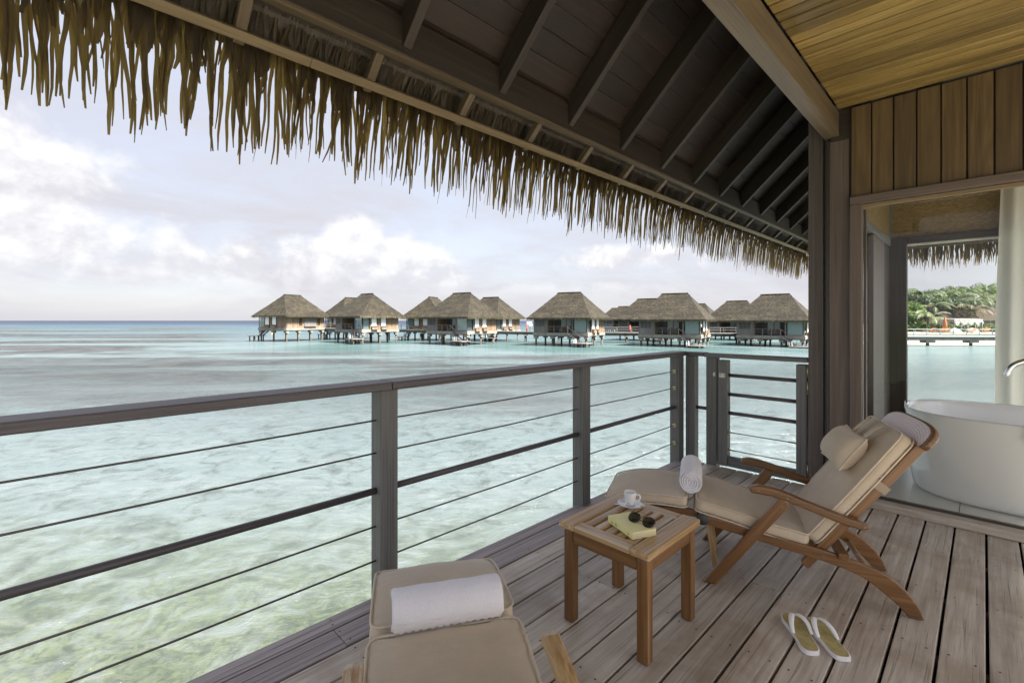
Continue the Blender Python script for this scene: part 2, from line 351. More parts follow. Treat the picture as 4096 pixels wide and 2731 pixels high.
# ---------------------------------------------------------------- sea materials
def cam_frame(t, pos):
    x, y, z = t.sep(pos)
    d = t.math('ADD', t.math('MULTIPLY', x, cA), t.math('MULTIPLY', y, sA))
    r = t.math('SUBTRACT', t.math('MULTIPLY', x, sA), t.math('MULTIPLY', y, cA))
    return r, d
def lagoon_colour(t, P):
    r, d = cam_frame(t, P)
    big = t.noise(t.vmath('MULTIPLY', P, (.02, .02, 0)).outputs[0], 1.0, 5, .6, .5)
    ld = t.math('LOGARITHM', t.math('MAXIMUM', d, 1.0), 10.0)
    ld = t.math('ADD', ld, t.math('MULTIPLY', t.math('SUBTRACT', big, .5), .45))
    k = t.math('DIVIDE', ld, 4.0)
    col = t.ramp(k, [(.0, (.13,.138,.098)), (.20, (.145,.155,.132)), (.28, (.150,.174,.176)), (.36, (.146,.174,.184)), (.47, (.126,.156,.171)), (.53, (.083,.117,.136)), (.60, (.071,.111,.135)), (.66, (.036,.064,.10)), (.72, (.014,.026,.055)), (1.0, (.010,.016,.04))])
    # fine coral rubble and weed, near the deck
    n1 = t.noise(P, .95, 7, .64, 1.0); n2 = t.noise(P, 4.2, 6, .65, 1.2)
    rub = t.smooth(t.math('ADD', t.math('MULTIPLY', n1, .7), t.math('MULTIPLY', n2, .3)), .47, .66)
    near = t.math('SUBTRACT', 1.0, t.smooth(d, 5.0, 17.0))
    green = t.mix(t.smooth(n2, .4, .62), (.023,.034,.009), (.138,.155,.045))
    leftn = t.math('SUBTRACT', 1.0, t.smooth(r, -1.0, 3.5))
    col = t.mix(t.math('MULTIPLY', t.math('MULTIPLY', t.smooth(n1, .34, .58), near), t.math('MULTIPLY', leftn, .85)), col, green)
    mid = t.math('SUBTRACT', 1.0, t.smooth(d, 25.0, 60.0))
    col = t.mix(t.math('MULTIPLY', t.math('MULTIPLY', rub, mid), .85), col, (.062,.074,.068))
    # reef flats left of the villas
    w = t.noise(t.vmath('MULTIPLY', t.comb(r, d, 0), (.010, .045, 0)).outputs[0], 1.0, 6, .62, .6)
    rf = t.smooth(t.math('ADD', w, t.math('MULTIPLY', t.math('SUBTRACT', t.noise(P, .25, 6, .7), .5), .22)), .46, .54)
    band = t.math('MULTIPLY', t.smooth(d, 30, 55), t.math('SUBTRACT', 1.0, t.smooth(d, 270, 330)))
    rn = t.math('DIVIDE', r, d)
    side = t.math('SUBTRACT', 1.0, t.smooth(rn, -.72, -.50))
    n4 = t.noise(P, .5, 6, .65)
    reefc = t.mix(t.smooth(n4, .34, .66), (.026,.0235,.0245), (.088,.082,.084))
    col = t.mix(t.math('MULTIPLY', t.math('MULTIPLY', rf, band), t.math('MULTIPLY', side, .92)), col, reefc)
    w2 = t.noise(t.vmath('MULTIPLY', t.comb(r, d, 3.0), (.03, .09, 0)).outputs[0], 1.0, 6, .62, .6)
    band2 = t.math('MULTIPLY', t.smooth(d, 22, 34), t.math('SUBTRACT', 1.0, t.smooth(d, 55, 70)))
    side2 = t.math('SUBTRACT', 1.0, t.smooth(rn, .0, .35))
    col = t.mix(t.math('MULTIPLY', t.math('MULTIPLY', t.smooth(t.math('ADD', w2, t.math('MULTIPLY', t.math('SUBTRACT', n4, .5), .3)), .44, .58), band2), t.math('MULTIPLY', side2, .8)), col, reefc)
    # teal water round the piles of the villas
    b3 = t.math('MULTIPLY', t.smooth(d, 52, 64), t.math('SUBTRACT', 1.0, t.smooth(d, 95, 120)))
    s3 = t.math('MULTIPLY', t.smooth(rn, -.55, -.40), t.math('SUBTRACT', 1.0, t.smooth(rn, .62, .75)))
    n5 = t.noise(P, .06, 4, .6)
    col = t.mix(t.math('MULTIPLY', t.math('MULTIPLY', b3, s3), t.math('MULTIPLY', t.smooth(n5, .35, .6), .75)), col, (.042,.084,.079))
    return col
def mk_seabed():
    m, t, out = mat('lagoon floor'); geo = t.new('ShaderNodeNewGeometry'); col = lagoon_colour(t, geo.outputs['Position'])
    p = t.new('ShaderNodeBsdfDiffuse'); t.put(col, p.inputs[0]); t.put(p.outputs[0], out.inputs[0]); return m
MT['seabed'] = mk_seabed()
def mk_water():
    m, t, out = mat('lagoon water'); geo = t.new('ShaderNodeNewGeometry'); P = geo.outputs['Position']
    r, d = cam_frame(t, P)
    v = t.vmath('MULTIPLY', t.comb(r, d, 0), (1.0, 2.0, 0)).outputs[0]
    a = t.noise(v, 1.0, 8, .62, 1.2)
    a2 = t.noise(t.vmath('MULTIPLY', t.comb(r, d, 5), (2.2, 5.0, 0)).outputs[0], 1.0, 5, .6, .6)
    far = t.noise(t.vmath('MULTIPLY', t.comb(r, d, 9), (.06, .35, 0)).outputs[0], 1.0, 6, .65, .4)
    h = t.math('ADD', t.math('MULTIPLY', a, 1.0), t.math('ADD', t.math('MULTIPLY', a2, .45), t.math('MULTIPLY', far, 1.2)))
    b = t.new('ShaderNodeBump'); b.inputs['Strength'].default_value = .7; b.inputs['Distance'].default_value = .30
    t.put(h, b.inputs['Height'])
    tr = t.new('ShaderNodeBsdfTransparent'); tr.inputs[0].default_value = (.92, .965, .97, 1)
    df = t.new('ShaderNodeBsdfDiffuse'); milk = t.smooth(a, .42, .70)
    wcol = t.mix(t.smooth(far, .35, .65), (.148,.180,.198), (.21,.227,.238))
    m1 = t.new('ShaderNodeMixShader'); nearw = t.math('SUBTRACT', 1.0, t.smooth(d, 15, 120))
    turb = t.math('MULTIPLY', t.smooth(d, 8, 60), .93)
    t.put(t.math('MAXIMUM', turb, t.math('ADD', .05, t.math('MULTIPLY', t.math('MULTIPLY', milk, .26), nearw))), m1.inputs[0])
    lc = lagoon_colour(t, P)
    lc = t.mix(1.0, lc, t.comb(.86, .95, .93), 'MULTIPLY')
    rip = t.ramp(t.math('ADD', t.math('MULTIPLY', far, .6), t.math('MULTIPLY', a2, .4)), [(.35, .78), (.65, 1.2)])
    lc = t.mix(1.0, lc, rip, 'MULTIPLY')
    wcol = t.mix(t.smooth(d, 8, 40), wcol, lc)
    t.put(wcol, df.inputs[0]); t.put(b.outputs[0], df.inputs['Normal'])
    t.put(tr.outputs[0], m1.inputs[1]); t.put(df.outputs[0], m1.inputs[2])
    gl = t.new('ShaderNodeBsdfGlossy'); gl.inputs['Roughness'].default_value = .11; t.put(b.outputs[0], gl.inputs['Normal'])
    fz = t.new('ShaderNodeFresnel'); fz.inputs[0].default_value = 1.33; t.put(b.outputs[0], fz.inputs['Normal'])
    k = t.math('MINIMUM', fz.outputs[0], .34)
    m2 = t.new('ShaderNodeMixShader'); t.put(k, m2.inputs[0]); t.put(m1.outputs[0], m2.inputs[1]); t.put(gl.outputs[0], m2.inputs[2])
    t.put(m2.outputs[0], out.inputs[0]); return m
MT['water'] = mk_water()

# ---------------------------------------------------------------- object helpers
WM = {}      # world matrix of every object placed here
def I4(): return Matrix.Identity(4)
def T(x, y=None, z=None):
    return Matrix.Translation(Vector(x) if y is None else Vector((x, y, z)))
def link(o, parent=None, Mw=None):
    C.objects.link(o); Mw = Mw or I4(); WM[o] = Mw
    if parent is not None:
        o.parent = parent; o.matrix_basis = WM[parent].inverted() @ Mw
    else: o.matrix_basis = Mw
    return o
def tag(o, label=None, cat=None, group=None, kind=None):
    if label: o['label'] = label
    if cat: o['category'] = cat
    if group: o['group'] = group
    if kind: o['kind'] = kind
    return o
def thing(name, label, cat, Mw=None, group=None, kind=None):
    o = bpy.data.objects.new(name, None); o.empty_display_size = .1
    link(o, None, Mw); return tag(o, label, cat, group, kind)
def obj(name, me, parent=None, Mw=None, m=None):
    o = bpy.data.objects.new(name, me)
    if m is not None and not me.materials: me.materials.append(m)
    return link(o, parent, Mw)
def copy_tree(root, Mw, name_children=True):
    def rec(o, p):
        c = o.copy(); C.objects.link(c)
        if p is not None: c.parent = p; WM[c] = WM[p] @ c.matrix_basis
        for ch in kids.get(o, []): rec(ch, c)
        return c
    kids = {}
    stack = [root]
    for o in list(WM):
        if o.parent is not None: kids.setdefault(o.parent, []).append(o)
    c = root.copy(); C.objects.link(c); c.matrix_basis = Mw; WM[c] = Mw
    for ch in kids.get(root, []): rec(ch, c)
    return c
def mesh_from(name, verts, faces, smooth=False, m=None):
    me = bpy.data.meshes.new(name); me.from_pydata([tuple(v) for v in verts], [], faces); me.update()
    if smooth: me.polygons.foreach_set('use_smooth', [True]*len(me.polygons))
    if m is not None: me.materials.append(m)
    return me
def bm_to(name, bm, m=None, smooth=False):
    bmesh.ops.recalc_face_normals(bm, faces=bm.faces)
    me = bpy.data.meshes.new(name); bm.to_mesh(me); bm.free()
    if smooth: me.polygons.foreach_set('use_smooth', [True]*len(me.polygons))
    if m is not None: me.materials.append(m)
    return me
_bc = {}
def box_mesh(l, w, h, m, bev=.004, seg=1):
    key = (round(l, 4), round(w, 4), round(h, 4), m.name, bev, seg)
    if key in _bc: return _bc[key]
    bm = bmesh.new(); bmesh.ops.create_cube(bm, size=1.0)
    for v in bm.verts: v.co = Vector((v.co.x*l, v.co.y*w, v.co.z*h))
    if bev: bmesh.ops.bevel(bm, geom=list(bm.edges), offset=min(bev, .45*min(l, w, h)), segments=seg, affect='EDGES', profile=.5)
    me = bm_to('box', bm, m); _bc[key] = me; return me
def box(name, parent, lo, hi, m, bev=.004, seg=1):
    lo, hi = Vector(lo), Vector(hi); s = hi - lo
    if m.get('long') and max(s) > s.x:           # turn the piece so that the grain follows its longest side
        c = (lo+hi)/2
        if s.z >= s.y: return beam(name, parent, (c.x, c.y, lo.z), (c.x, c.y, hi.z), s.x, s.y, m, bev=bev, seg=seg)
        return beam(name, parent, (c.x, lo.y, c.z), (c.x, hi.y, c.z), s.x, s.z, m, bev=bev, seg=seg)
    return obj(name, box_mesh(s.x, s.y, s.z, m, bev, seg), parent, T((lo+hi)/2))
def frame_from(p0, p1, up=(0, 0, 1)):
    p0, p1 = Vector(p0), Vector(p1); x = (p1-p0).normalized(); up = Vector(up)
    if abs(x.dot(up)) > .98: up = Vector((0, 1, 0)) if abs(x.y) < .9 else Vector((1, 0, 0))
    y = up.cross(x).normalized(); z = x.cross(y)
    M = Matrix((x, y, z)).transposed().to_4x4(); M.translation = (p0+p1)/2; return M
def beam(name, parent, p0, p1, w, h, m, up=(0, 0, 1), bev=.004, seg=1):
    """box with its length (and grain) along local X"""
    L = (Vector(p1)-Vector(p0)).length
    return obj(name, box_mesh(L, w, h, m, bev, seg), parent, frame_from(p0, p1, up))
class MB:
    def __init__(s): s.v = []; s.f = []
    def add(s, verts, faces):
        b = len(s.v); s.v += [tuple(v) for v in verts]; s.f += [tuple(i+b for i in f) for f in faces]
    def box(s, lo, hi):
        x0, y0, z0 = lo; x1, y1, z1 = hi
        s.add([(x0,y0,z0),(x1,y0,z0),(x1,y1,z0),(x0,y1,z0),(x0,y0,z1),(x1,y0,z1),(x1,y1,z1),(x0,y1,z1)],
              [(0,3,2,1),(4,5,6,7),(0,1,5,4),(1,2,6,5),(2,3,7,6),(3,0,4,7)])
    def bar(s, p0, p1, w, h):
        M = frame_from(p0, p1); L = (Vector(p1)-Vector(p0)).length/2
        vs = [M @ Vector((x*L, y*w/2, z*h/2)) for z in (-1, 1) for x, y in ((-1,-1),(1,-1),(1,1),(-1,1))]
        s.add(vs, [(0,3,2,1),(4,5,6,7),(0,1,5,4),(1,2,6,5),(2,3,7,6),(3,0,4,7)])
    def tube(s, pts, r, n=8, cap=True, squash=1.0, upv=(0, 0, 1)):
        pts = [Vector(p) for p in pts]; rings = []
        rs = r if isinstance(r, (list, tuple)) else [r]*len(pts)
        for i, p in enumerate(pts):
            a = pts[max(i-1, 0)]; b = pts[min(i+1, len(pts)-1)]; t = (b-a).normalized()
            u = Vector(upv)
            if abs(t.dot(u)) > .97: u = Vector((1, 0, 0)) if abs(t.x) < .9 else Vector((0, 1, 0))
            x = u.cross(t).normalized(); y = t.cross(x)
            rings.append([p + x*(rs[i]*math.cos(2*math.pi*k/n)) + y*(rs[i]*squash*math.sin(2*math.pi*k/n)) for k in range(n)])
        b0 = len(s.v); s.v += [tuple(q) for rg in rings for q in rg]
        for i in range(len(pts)-1):
            for k in range(n):
                a = b0+i*n+k; b = b0+i*n+(k+1) % n
                s.f.append((a, b, b+n, a+n))
        if cap:
            s.f.append(tuple(b0+k for k in reversed(range(n)))); e = b0+(len(pts)-1)*n; s.f.append(tuple(e+k for k in range(n)))
    def lathe(s, prof, n=24, c=(0, 0, 0)):
        b0 = len(s.v)
        for r, z in prof:
            for k in range(n): s.v.append((c[0]+r*math.cos(2*math.pi*k/n), c[1]+r*math.sin(2*math.pi*k/n), c[2]+z))
        for i in range(len(prof)-1):
            for k in range(n):
                a = b0+i*n+k; b = b0+i*n+(k+1) % n; s.f.append((a, b, b+n, a+n))
    def mesh(s, name, m=None, smooth=False): return mesh_from(name, s.v, s.f, smooth, m)
    def obj(s, name, m, parent=None, Mw=None, smooth=False):
        return obj(name, s.mesh(name, m, smooth), parent, Mw)
def tube_obj(name, parent, pts, r, m, n=10, Mw=None, squash=1.0, upv=(0, 0, 1)):
    b = MB(); b.tube(pts, r, n, True, squash, upv); return b.obj(name, m, parent, Mw, True)
def prism_mesh(poly, th, m, bev=.004, seg=2):
    """outline in local X-Z, thickness along local Y"""
    bm = bmesh.new(); vs = [bm.verts.new((x, -th/2, z)) for x, z in poly]
    f = bm.faces.new(vs); ex = bmesh.ops.extrude_face_region(bm, geom=[f])
    bmesh.ops.translate(bm, vec=(0, th, 0), verts=[v for v in ex['geom'] if isinstance(v, bmesh.types.BMVert)])
    bmesh.ops.recalc_face_normals(bm, faces=bm.faces)
    if bev:
        es = [e for e in bm.edges if len(e.link_faces) == 2 and e.calc_face_angle(0) > rad(50)]
        bmesh.ops.bevel(bm, geom=es, offset=bev, segments=seg, affect='EDGES', profile=.5)
    me = bm_to('prism', bm, m)
    return me
def lerp(a, b, t): return a+(b-a)*t
def catmull(P, n=6):
    P = [Vector(p) for p in P]; out = []
    for i in range(len(P)-1):
        p0 = P[max(i-1, 0)]; p1 = P[i]; p2 = P[i+1]; p3 = P[min(i+2, len(P)-1)]
        for k in range(n):
            t = k/n
            out.append(.5*((2*p1)+(p2-p0)*t+(2*p0-5*p1+4*p2-p3)*t*t+(3*p1-p0-3*p2+p3)*t**3))
    out.append(P[-1]); return out
SEA = -2.70; BED = -4.3

# ================================================================ setting
def build_sea():
    def disc(name, z, rings, n, m):
        b = MB(); vs = [(0, 0, 0)]; fs = []
        for r in rings: vs += [(r*math.cos(2*math.pi*k/n), r*math.sin(2*math.pi*k/n), 0) for k in range(n)]
        for k in range(n): fs.append((0, 1+k, 1+(k+1) % n))
        for i in range(len(rings)-1):
            for k in range(n):
                a = 1+i*n+k; c = 1+i*n+(k+1) % n; fs.append((a, a+n, c+n, c))
        b.add(vs, fs); return b.obj(name, m, None, T(0, 0, z))
    tag(disc('sea', SEA, [30, 200, 1500, 9000, 30000], 64, MT['water']), kind='structure')
    tag(disc('seabed', BED, [30, 200, 1500, 9000, 30500], 64, MT['seabed']), kind='structure')
build_sea()

PITCH, G0 = .1437, -.010
def build_deck():
    dk = thing('deck', None, None, T(1, 0, 0), kind='structure')
    rr = random.Random(3)
    scr = MB()
    joists = [-1.9+.56*i for i in range(12)]
    for k in range(-40, 15):  # rows behind the view run further out to bounce sunlight in
        y0 = G0+PITCH*k+.0055; y1 = G0+PITCH*(k+1)-.0055
        edge = k == 14
        if edge: y1 = 2.10
        xe = 4.42 if (y0+y1)/2 > .80 else 4.235
        cuts = [-2.3, xe]
        if k % 4 == 1: cuts.insert(1, rr.choice(joists[1:9])+.0)
        if k == 13: cuts = [-2.3, joists[5]-.02, xe]
        for a, b in zip(cuts[:-1], cuts[1:]):
            dz = rr.uniform(-.0015, .0015)
            o = beam('deck_board', dk, (a+.001, (y0+y1)/2, -.016+dz), (b-.001, (y0+y1)/2, -.016+dz), y1-y0, .032,
                     MT['edge'] if k >= 13 else MT['deck'], bev=.004, seg=2)
        for j in joists:
            if j > xe-.05: continue
            for yy in (y0+.028, y1-.028):
                if edge and rr.random() < .6: continue
                x = j+rr.uniform(-.012, .012)
                scr.add([(x+.0045*math.cos(q*math.pi/3), yy+.0045*math.sin(q*math.pi/3), .0018) for q in range(6)], [(0, 1, 2, 3, 4, 5)])
        if xe < 4.4:
            for yy in (y0+.03, y1-.03):
                x = 4.17
                scr.add([(x+.0045*math.cos(q*math.pi/3), yy+.0045*math.sin(q*math.pi/3), .0018) for q in range(6)], [(0, 1, 2, 3, 4, 5)])
    s = scr.obj('screw', MT['screw'], dk); s['kind'] = 'stuff'
    for j in joists: beam('joist', dk, (j, -5.7, -.082), (j, 2.03, -.082), .06, .10, MT['post'])
    box('gap_backing', dk, (-2.3, -5.75, -.20), (4.42, 2.02, -.14), MT['gap_dark'], 0)  # dark sheet added to stand for the shade below the board gaps
    box('edge_beam', dk, (4.238, -5.7, -.14), (4.42, .80, -.003), MT['gap_dark'], 0)  # dark filler added to stop brightness showing at the board ends
    box('edge_beam', dk, (4.365, .81, -.30), (4.425, 2.03, -.035), MT['post'], .003)
    beam('edge_beam', dk, (-2.3, 2.045, -.115), (4.40, 2.045, -.115), .05, .16, MT['post'])
build_deck()

# ================================================================ the villa whose veranda this is
SL = .95; SN = math.sqrt(1+SL*SL)
def zr(y, base=2.75): return base - SL*(y-2.15)      # underside of rafters
def leaf_mesh(rr, L, w0, seg=9, flat=False):
    """one hanging strip of palm leaf: folded along its midrib, tapering, top at the origin, hanging along -Z and leaning to +Y"""
    vs = []; fs = []; ph = rr.uniform(0, 6.3); sway = rr.uniform(-.010, .010); tw = rr.uniform(-.7, .7)
    y = 0; z = 0; cur = rr.uniform(.8, 1.15)
    for i in range(seg+1):
        s = i/seg
        ang = lerp(.80, .10, min(1, s*1.6)**.8)*cur
        if i: y += math.sin(ang)*L/seg; z -= math.cos(ang)*L/seg
        w = w0*(.75+.35*math.sin(math.pi*min(1, s*1.15+.12)))*(1 if s < .86 else max(.45, 1-(s-.86)*3.6))*.5
        cx_ = sway*math.sin(ph+s*5)+.004*math.sin(ph*2+s*13)
        a = tw*(.3+s)
        dx, dy = math.cos(a)*w, math.sin(a)*w; f = w*.38
        vs += [(cx_-dx, y-dy, z), (cx_+math.sin(a)*f, y-math.cos(a)*f, z), (cx_+dx, y+dy, z)]
        if i:
            b = 3*i
            fs += [(b-3, b-2, b+1, b), (b-2, b-1, b+2, b+1)]
    return vs, fs
def build_villa():
    v = thing('overwater_villa', 'dark timber villa with thatched eaves, open veranda ceiling and glazed bathroom', 'villa', T(4.4, 0, 0))
    # --- posts and wall round the bathroom window
    box('corner_post', v, (4.385, .900, 0), (4.50, 1.006, 2.99), MT['post'], .004)
    beam2 = lambda n, a, b, w, h, m, **k: beam(n, v, a, b, w, h, m, **k)
    box('wall_trim', v, (4.40, .868, .0), (4.44, .898, 2.99), MT['post'], .003)
    box('wall_trim', v, (4.325, .842, .0), (4.43, .866, 2.75), MT['post'], .003)
    wl = obj('wall', box_mesh(.03, .10, .70, MT['dark'], 0), v, T(4.345, .76, 2.61))
    def wb(y0, y1, z0, z1, x=4.25):
        L = z1-z0; me = box_mesh(.022, y1-y0, L, MT['wall'], .003)
        return obj('wall_board', me, wl, T(x+.011, (y0+y1)/2, (z0+z1)/2))
    box('wall_board', wl, (4.275, .712, .05), (4.297, .838, 2.72), MT['postbrown'], .003)
    y = .701; 
    while y > -2.6:
        wb(y-.1205, y-.004, 2.268, 2.935); y -= .1245
    box('wall_backing', wl, (4.285, -2.6, 2.20), (4.325, .83, 2.955), MT['dark'], 0)
    # --- bathroom window in the front wall
    win = box('window', v, (4.21, .628, .053), (4.285, .700, 2.202), MT['postbrown'], .004)       # jamb carries the rest
    box('window_head', win, (4.21, -2.6, 2.204), (4.285, .700, 2.264), MT['postbrown'], .004)
    box('window_bead', win, (4.232, -2.6, 2.176), (4.262, .628, 2.200), MT['batten'], .002)
    box('sill', win, (4.195, -2.6, .001), (4.30, .628, .052), MT['deck'], .004)
    box('track', win, (4.302, -2.6, .020), (4.335, .628, .066), MT['track'], .002)
    box('window_stop', win, (4.29, .612, .066), (4.32, .628, 2.17), MT['track'], .002)
    box('pane', win, (4.314, -2.6, .068), (4.320, .610, 2.174), MT['glass'], 0)
    # --- bathroom shell
    fl = obj('bathroom_floor', box_mesh(2.46, 3.3, .04, MT['gap_dark'], 0), v, T(5.57, -.88, .018))
    for i in range(3):
        for j in range(5):
            x0 = 4.345+.82*i; y0 = .74-.62*(j+1)
            box('floor_tile', fl, (x0+.002, y0+.002, .0385), (x0+.818, y0+.618, .050), MT['tile'], .002)
    box('bathroom_ceiling', v, (4.30, -1.15, 2.74), (6.95, .80, 2.78), MT['weave'], 0)
    fw = box('far_wall', v, (6.80, -2.6, 2.275), (6.84, .735, 2.738), MT['weave'], 0)
    box('far_window_head', fw, (6.76, -2.6, 2.20), (6.86, .60, 2.272), MT['dark'], .004)
    box('far_window_bead', fw, (6.77, -2.6, 2.176), (6.80, .60, 2.197), MT['curtain'], .002)
    box('far_corner_post', fw, (6.76, .605, .05), (6.88, .80, 2.272), MT['dark'], .004)
    box('far_wall_base', fw, (6.80, -2.6, .05), (6.84, .60, .12), MT['dark'], .004)
    box('far_pane', fw, (6.81, -2.6, .122), (6.816, .602, 2.172), MT['glass'], 0)
    sw = box('side_wall', v, (4.33, .762, 2.275), (6.84, .80, 2.738), MT['weave_side'], 0)
    box('side_window_head', sw, (4.33, .742, 2.19), (6.758, .80, 2.272), MT['grey'], .004)
    box('side_window_post', sw, (5.62, .745, .05), (6.30, .80, 2.186), MT['postbrown'], .004)
    box('side_corner_post', sw, (6.305, .750, .05), (6.757, .80, 2.186), MT['dark'], .004)
    box('side_pane', sw, (4.33, .775, .05), (5.615, .781, 2.186), MT['glass'], 0)
    # --- veranda ceiling and its beam
    beam('ceiling_beam', v, (-1.1, .828, 2.850), (4.330, .828, 2.850), .098, .180, MT['beam'], bev=.005, seg=2)
    ce = obj('ceiling', box_mesh(5.4, 3.2, .02, MT['dark'], 0), v, T(1.58, -.83, 2.975))
    x = 4.248
    rr = random.Random(11)
    while x > -1.0:
        x0 = x-.0915
        beam('ceiling_board', ce, ((x+x0)/2, .774, 2.9535+rr.uniform(0, .0015)), ((x+x0)/2, -2.2, 2.9535), x-x0-.013, .016, MT['ceil'], bev=.004)
        x = x0
    # --- sloping veranda roof: plate, rafters, lining
    beam('plate_beam', v, (-1.1, 2.155, 2.838), (10.0, 2.155, 2.838), .045, .19, MT['dark'], bev=.003)
    beam('plate_lit_edge', v, (-1.1, 2.156, 2.7305), (10.0, 2.156, 2.7305), .050, .020, MT['beam'], bev=.002)  # paler strip: light from below on the plate, put into the colour
    n = Vector((0, SL, 1))/SN
    for i in range(17):
        x = 1.33-.69*3+.69*i
        a = Vector((x, 2.125, zr(2.125)))+n*.075; b = Vector((x, .25, zr(.25)))+n*.075
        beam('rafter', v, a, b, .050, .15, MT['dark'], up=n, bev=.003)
    li = obj('roof_lining', box_mesh(11.1, .15, .02, MT['lining'], 0), v, T(4.45, 2.20, 2.965))
    sdist = 0
    for i in range(17):
        y = 2.13-(i+.5)*.142/SN
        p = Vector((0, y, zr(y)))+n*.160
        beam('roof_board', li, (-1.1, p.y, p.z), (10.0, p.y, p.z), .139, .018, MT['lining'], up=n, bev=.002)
    # --- eave: battens, lookouts, thatch
    def zb(y): return 2.60-SL*(y-2.30)
    for a, b in ((-1.1, .9), (.902, 3.5), (3.502, 6.2), (6.202, 10.1)):
        beam('batten', v, (a, 2.308, zb(2.308)+.016), (b, 2.308, zb(2.308)+.016), .045, .026, MT['batten'], up=n, bev=.002)
    for i in range(18):
        x = -.643+.622*i
        beam('lookout', v, Vector((x, 2.180, zb(2.180)))+n*.055, Vector((x, 2.335, zb(2.335)))+n*.055, .046, .045, MT['beam'], up=n, bev=.003)
    # roof cover (thatch), an outer and an inner skin
    rc = MB()
    for off in (0, .16):
        ex0, ex1, ey0, ey1, ez = -4.2-off, 10.45+off, -2.2-off, 2.50+off*.4, 2.645+off
        yr = (ey0+ey1)/2; h_ = SL*(ey1-yr); q = ey1-yr
        ex0 = -1.25-off*.3  # near end and rear eave cut short out of view to let light in
        P = [(ex0, ey0, ez), (ex1, ey0, ez), (ex1, ey1, ez), (ex0, ey1, ez), (ex0, yr, ez+h_), (ex1-q, yr, ez+h_)]
        rc.add(P, [(0, 1, 5, 4), (1, 2, 5), (2, 3, 4, 5)])
    for a, b in ((0, 1), (1, 2), (2, 3), (3, 4), (4, 0)): rc.f.append((a, b, b+6, a+6))
    for k in range(9):  # unseen boards added to keep light off the rafters
        yy = 2.12-.235*k; box('light_stop_board', v, (-1.13, yy-.232, 2.765 if yy > .9 else 2.99), (-1.105, yy, min(zr(yy)+.19, zr(yy-.0)+.19)), MT['dark'], .003)
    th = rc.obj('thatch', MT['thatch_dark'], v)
    # fine strands on the underside between plate and batten
    st = MB(); rr = random.Random(5)
    for i in range(1700):
        x = -1.2+11.4*rr.random()**1.0; y0 = rr.uniform(2.17, 2.33); L = rr.uniform(.06, .20); w = rr.uniform(.0008, .0020); sk = rr.uniform(-.006, .006)
        zz = lambda y: 2.735+SL*(2.405-y)-.012
        pts = []
        for k in range(4):
            y = y0+L*k/3*.72; xx = x+rr.uniform(-.0015, .0015)+sk*k
            pts.append((xx, y, zz(y)-rr.uniform(0, .02)))
        b0 = len(st.v)
        for p in pts: st.v += [(p[0]-w, p[1], p[2]), (p[0]+w, p[1], p[2])]
        for k in range(3): st.f.append((b0+2*k, b0+2*k+1, b0+2*k+3, b0+2*k+2))
    s = st.obj('thatch_strands', MT['strand'], th); s['kind'] = 'stuff'
    # hanging fringe
    fr_ = MB(); 
    fb = MB()
    pool = []
    for i in range(26):
        vs, fs = leaf_mesh(rr, rr.uniform(.59, .73), rr.uniform(.013, .024)); pool.append(mesh_from('leaf', vs, fs, True, MT['thatch']))
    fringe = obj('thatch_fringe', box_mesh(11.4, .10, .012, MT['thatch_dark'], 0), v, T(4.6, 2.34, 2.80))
    x = -.75; cnt = 0
    def put(Mx, near, short=1.0):
        nonlocal cnt
        if near and cnt < 298:
            obj('leaf', rr.choice(pool), fringe, Mx); cnt += 1
        else:
            me = rr.choice(pool); b0 = len(fr_.v)
            fr_.v += [tuple(Mx @ q.co) for q in me.vertices]; fr_.f += [tuple(i+b0 for i in p.vertices) for p in me.polygons]
    while x < 10.35:
        step = rr.uniform(.050, .088); k = rr.choice((6, 7, 7, 8))
        tip = x+rr.uniform(-.022, .022); ln = rr.uniform(.84, .99)
        for j in range(k):
            xt = x+rr.uniform(-.046, .046); xb = tip+rr.gauss(0, .012) if rr.random() < .88 else tip+rr.gauss(0, .04)
            a = math.atan2(xb-xt, .55)
            sc_ = ln*rr.uniform(.90, 1.04) if rr.random() < .78 else rr.uniform(.55, .85)
            Mx = T(xt, 2.355+rr.uniform(-.02, .025), 2.775-rr.uniform(0, .02)) @ Matrix.Rotation(-a, 4, 'Y') @ Matrix.Rotation(rr.uniform(-.25, .25), 4, 'Z') @ Matrix.Scale(sc_, 4)
            put(Mx, x < 3.4 and x > -.55)
        for j in range(7):                    # short broad leaves that close the top of the fringe
            Mx = T(x+rr.uniform(-.05, .05), 2.355+rr.uniform(-.02, .03), 2.77) @ Matrix.Rotation(rr.uniform(-.12, .12), 4, 'Y') @ Matrix.Scale(rr.uniform(.34, .56), 4) @ Matrix.Scale(2.6, 4, (1, 0, 0))
            put(Mx, False)
        x += step
    y = 2.42
    while y > -2.4:                          # fringe along the far end of the roof
        for j in range(9):
            Mx = T(10.36+rr.uniform(-.02, .03), y+rr.uniform(-.05, .05), 2.72) @ Matrix.Rotation(rad(-90), 4, 'Z') @ Matrix.Rotation(rr.gauss(0, .07), 4, 'Y') @ Matrix.Scale(rr.uniform(.58, .84), 4)
            put(Mx, False)
        for j in range(4):
            Mx = T(10.34, y+rr.uniform(-.05, .05), 2.68) @ Matrix.Rotation(rad(-90), 4, 'Z') @ Matrix.Scale(rr.uniform(.4, .6), 4) @ Matrix.Scale(2.6, 4, (1, 0, 0))
            put(Mx, False)
        y -= rr.uniform(.06, .085)
    o = fr_.obj('leaf_mass', MT['thatch'], fringe, None, True); o['kind'] = 'stuff'
    box('end_batten', v, (10.30, -3.5, 2.56), (10.34, 2.3, 2.60), MT['batten'], .002)
    return v
build_villa()

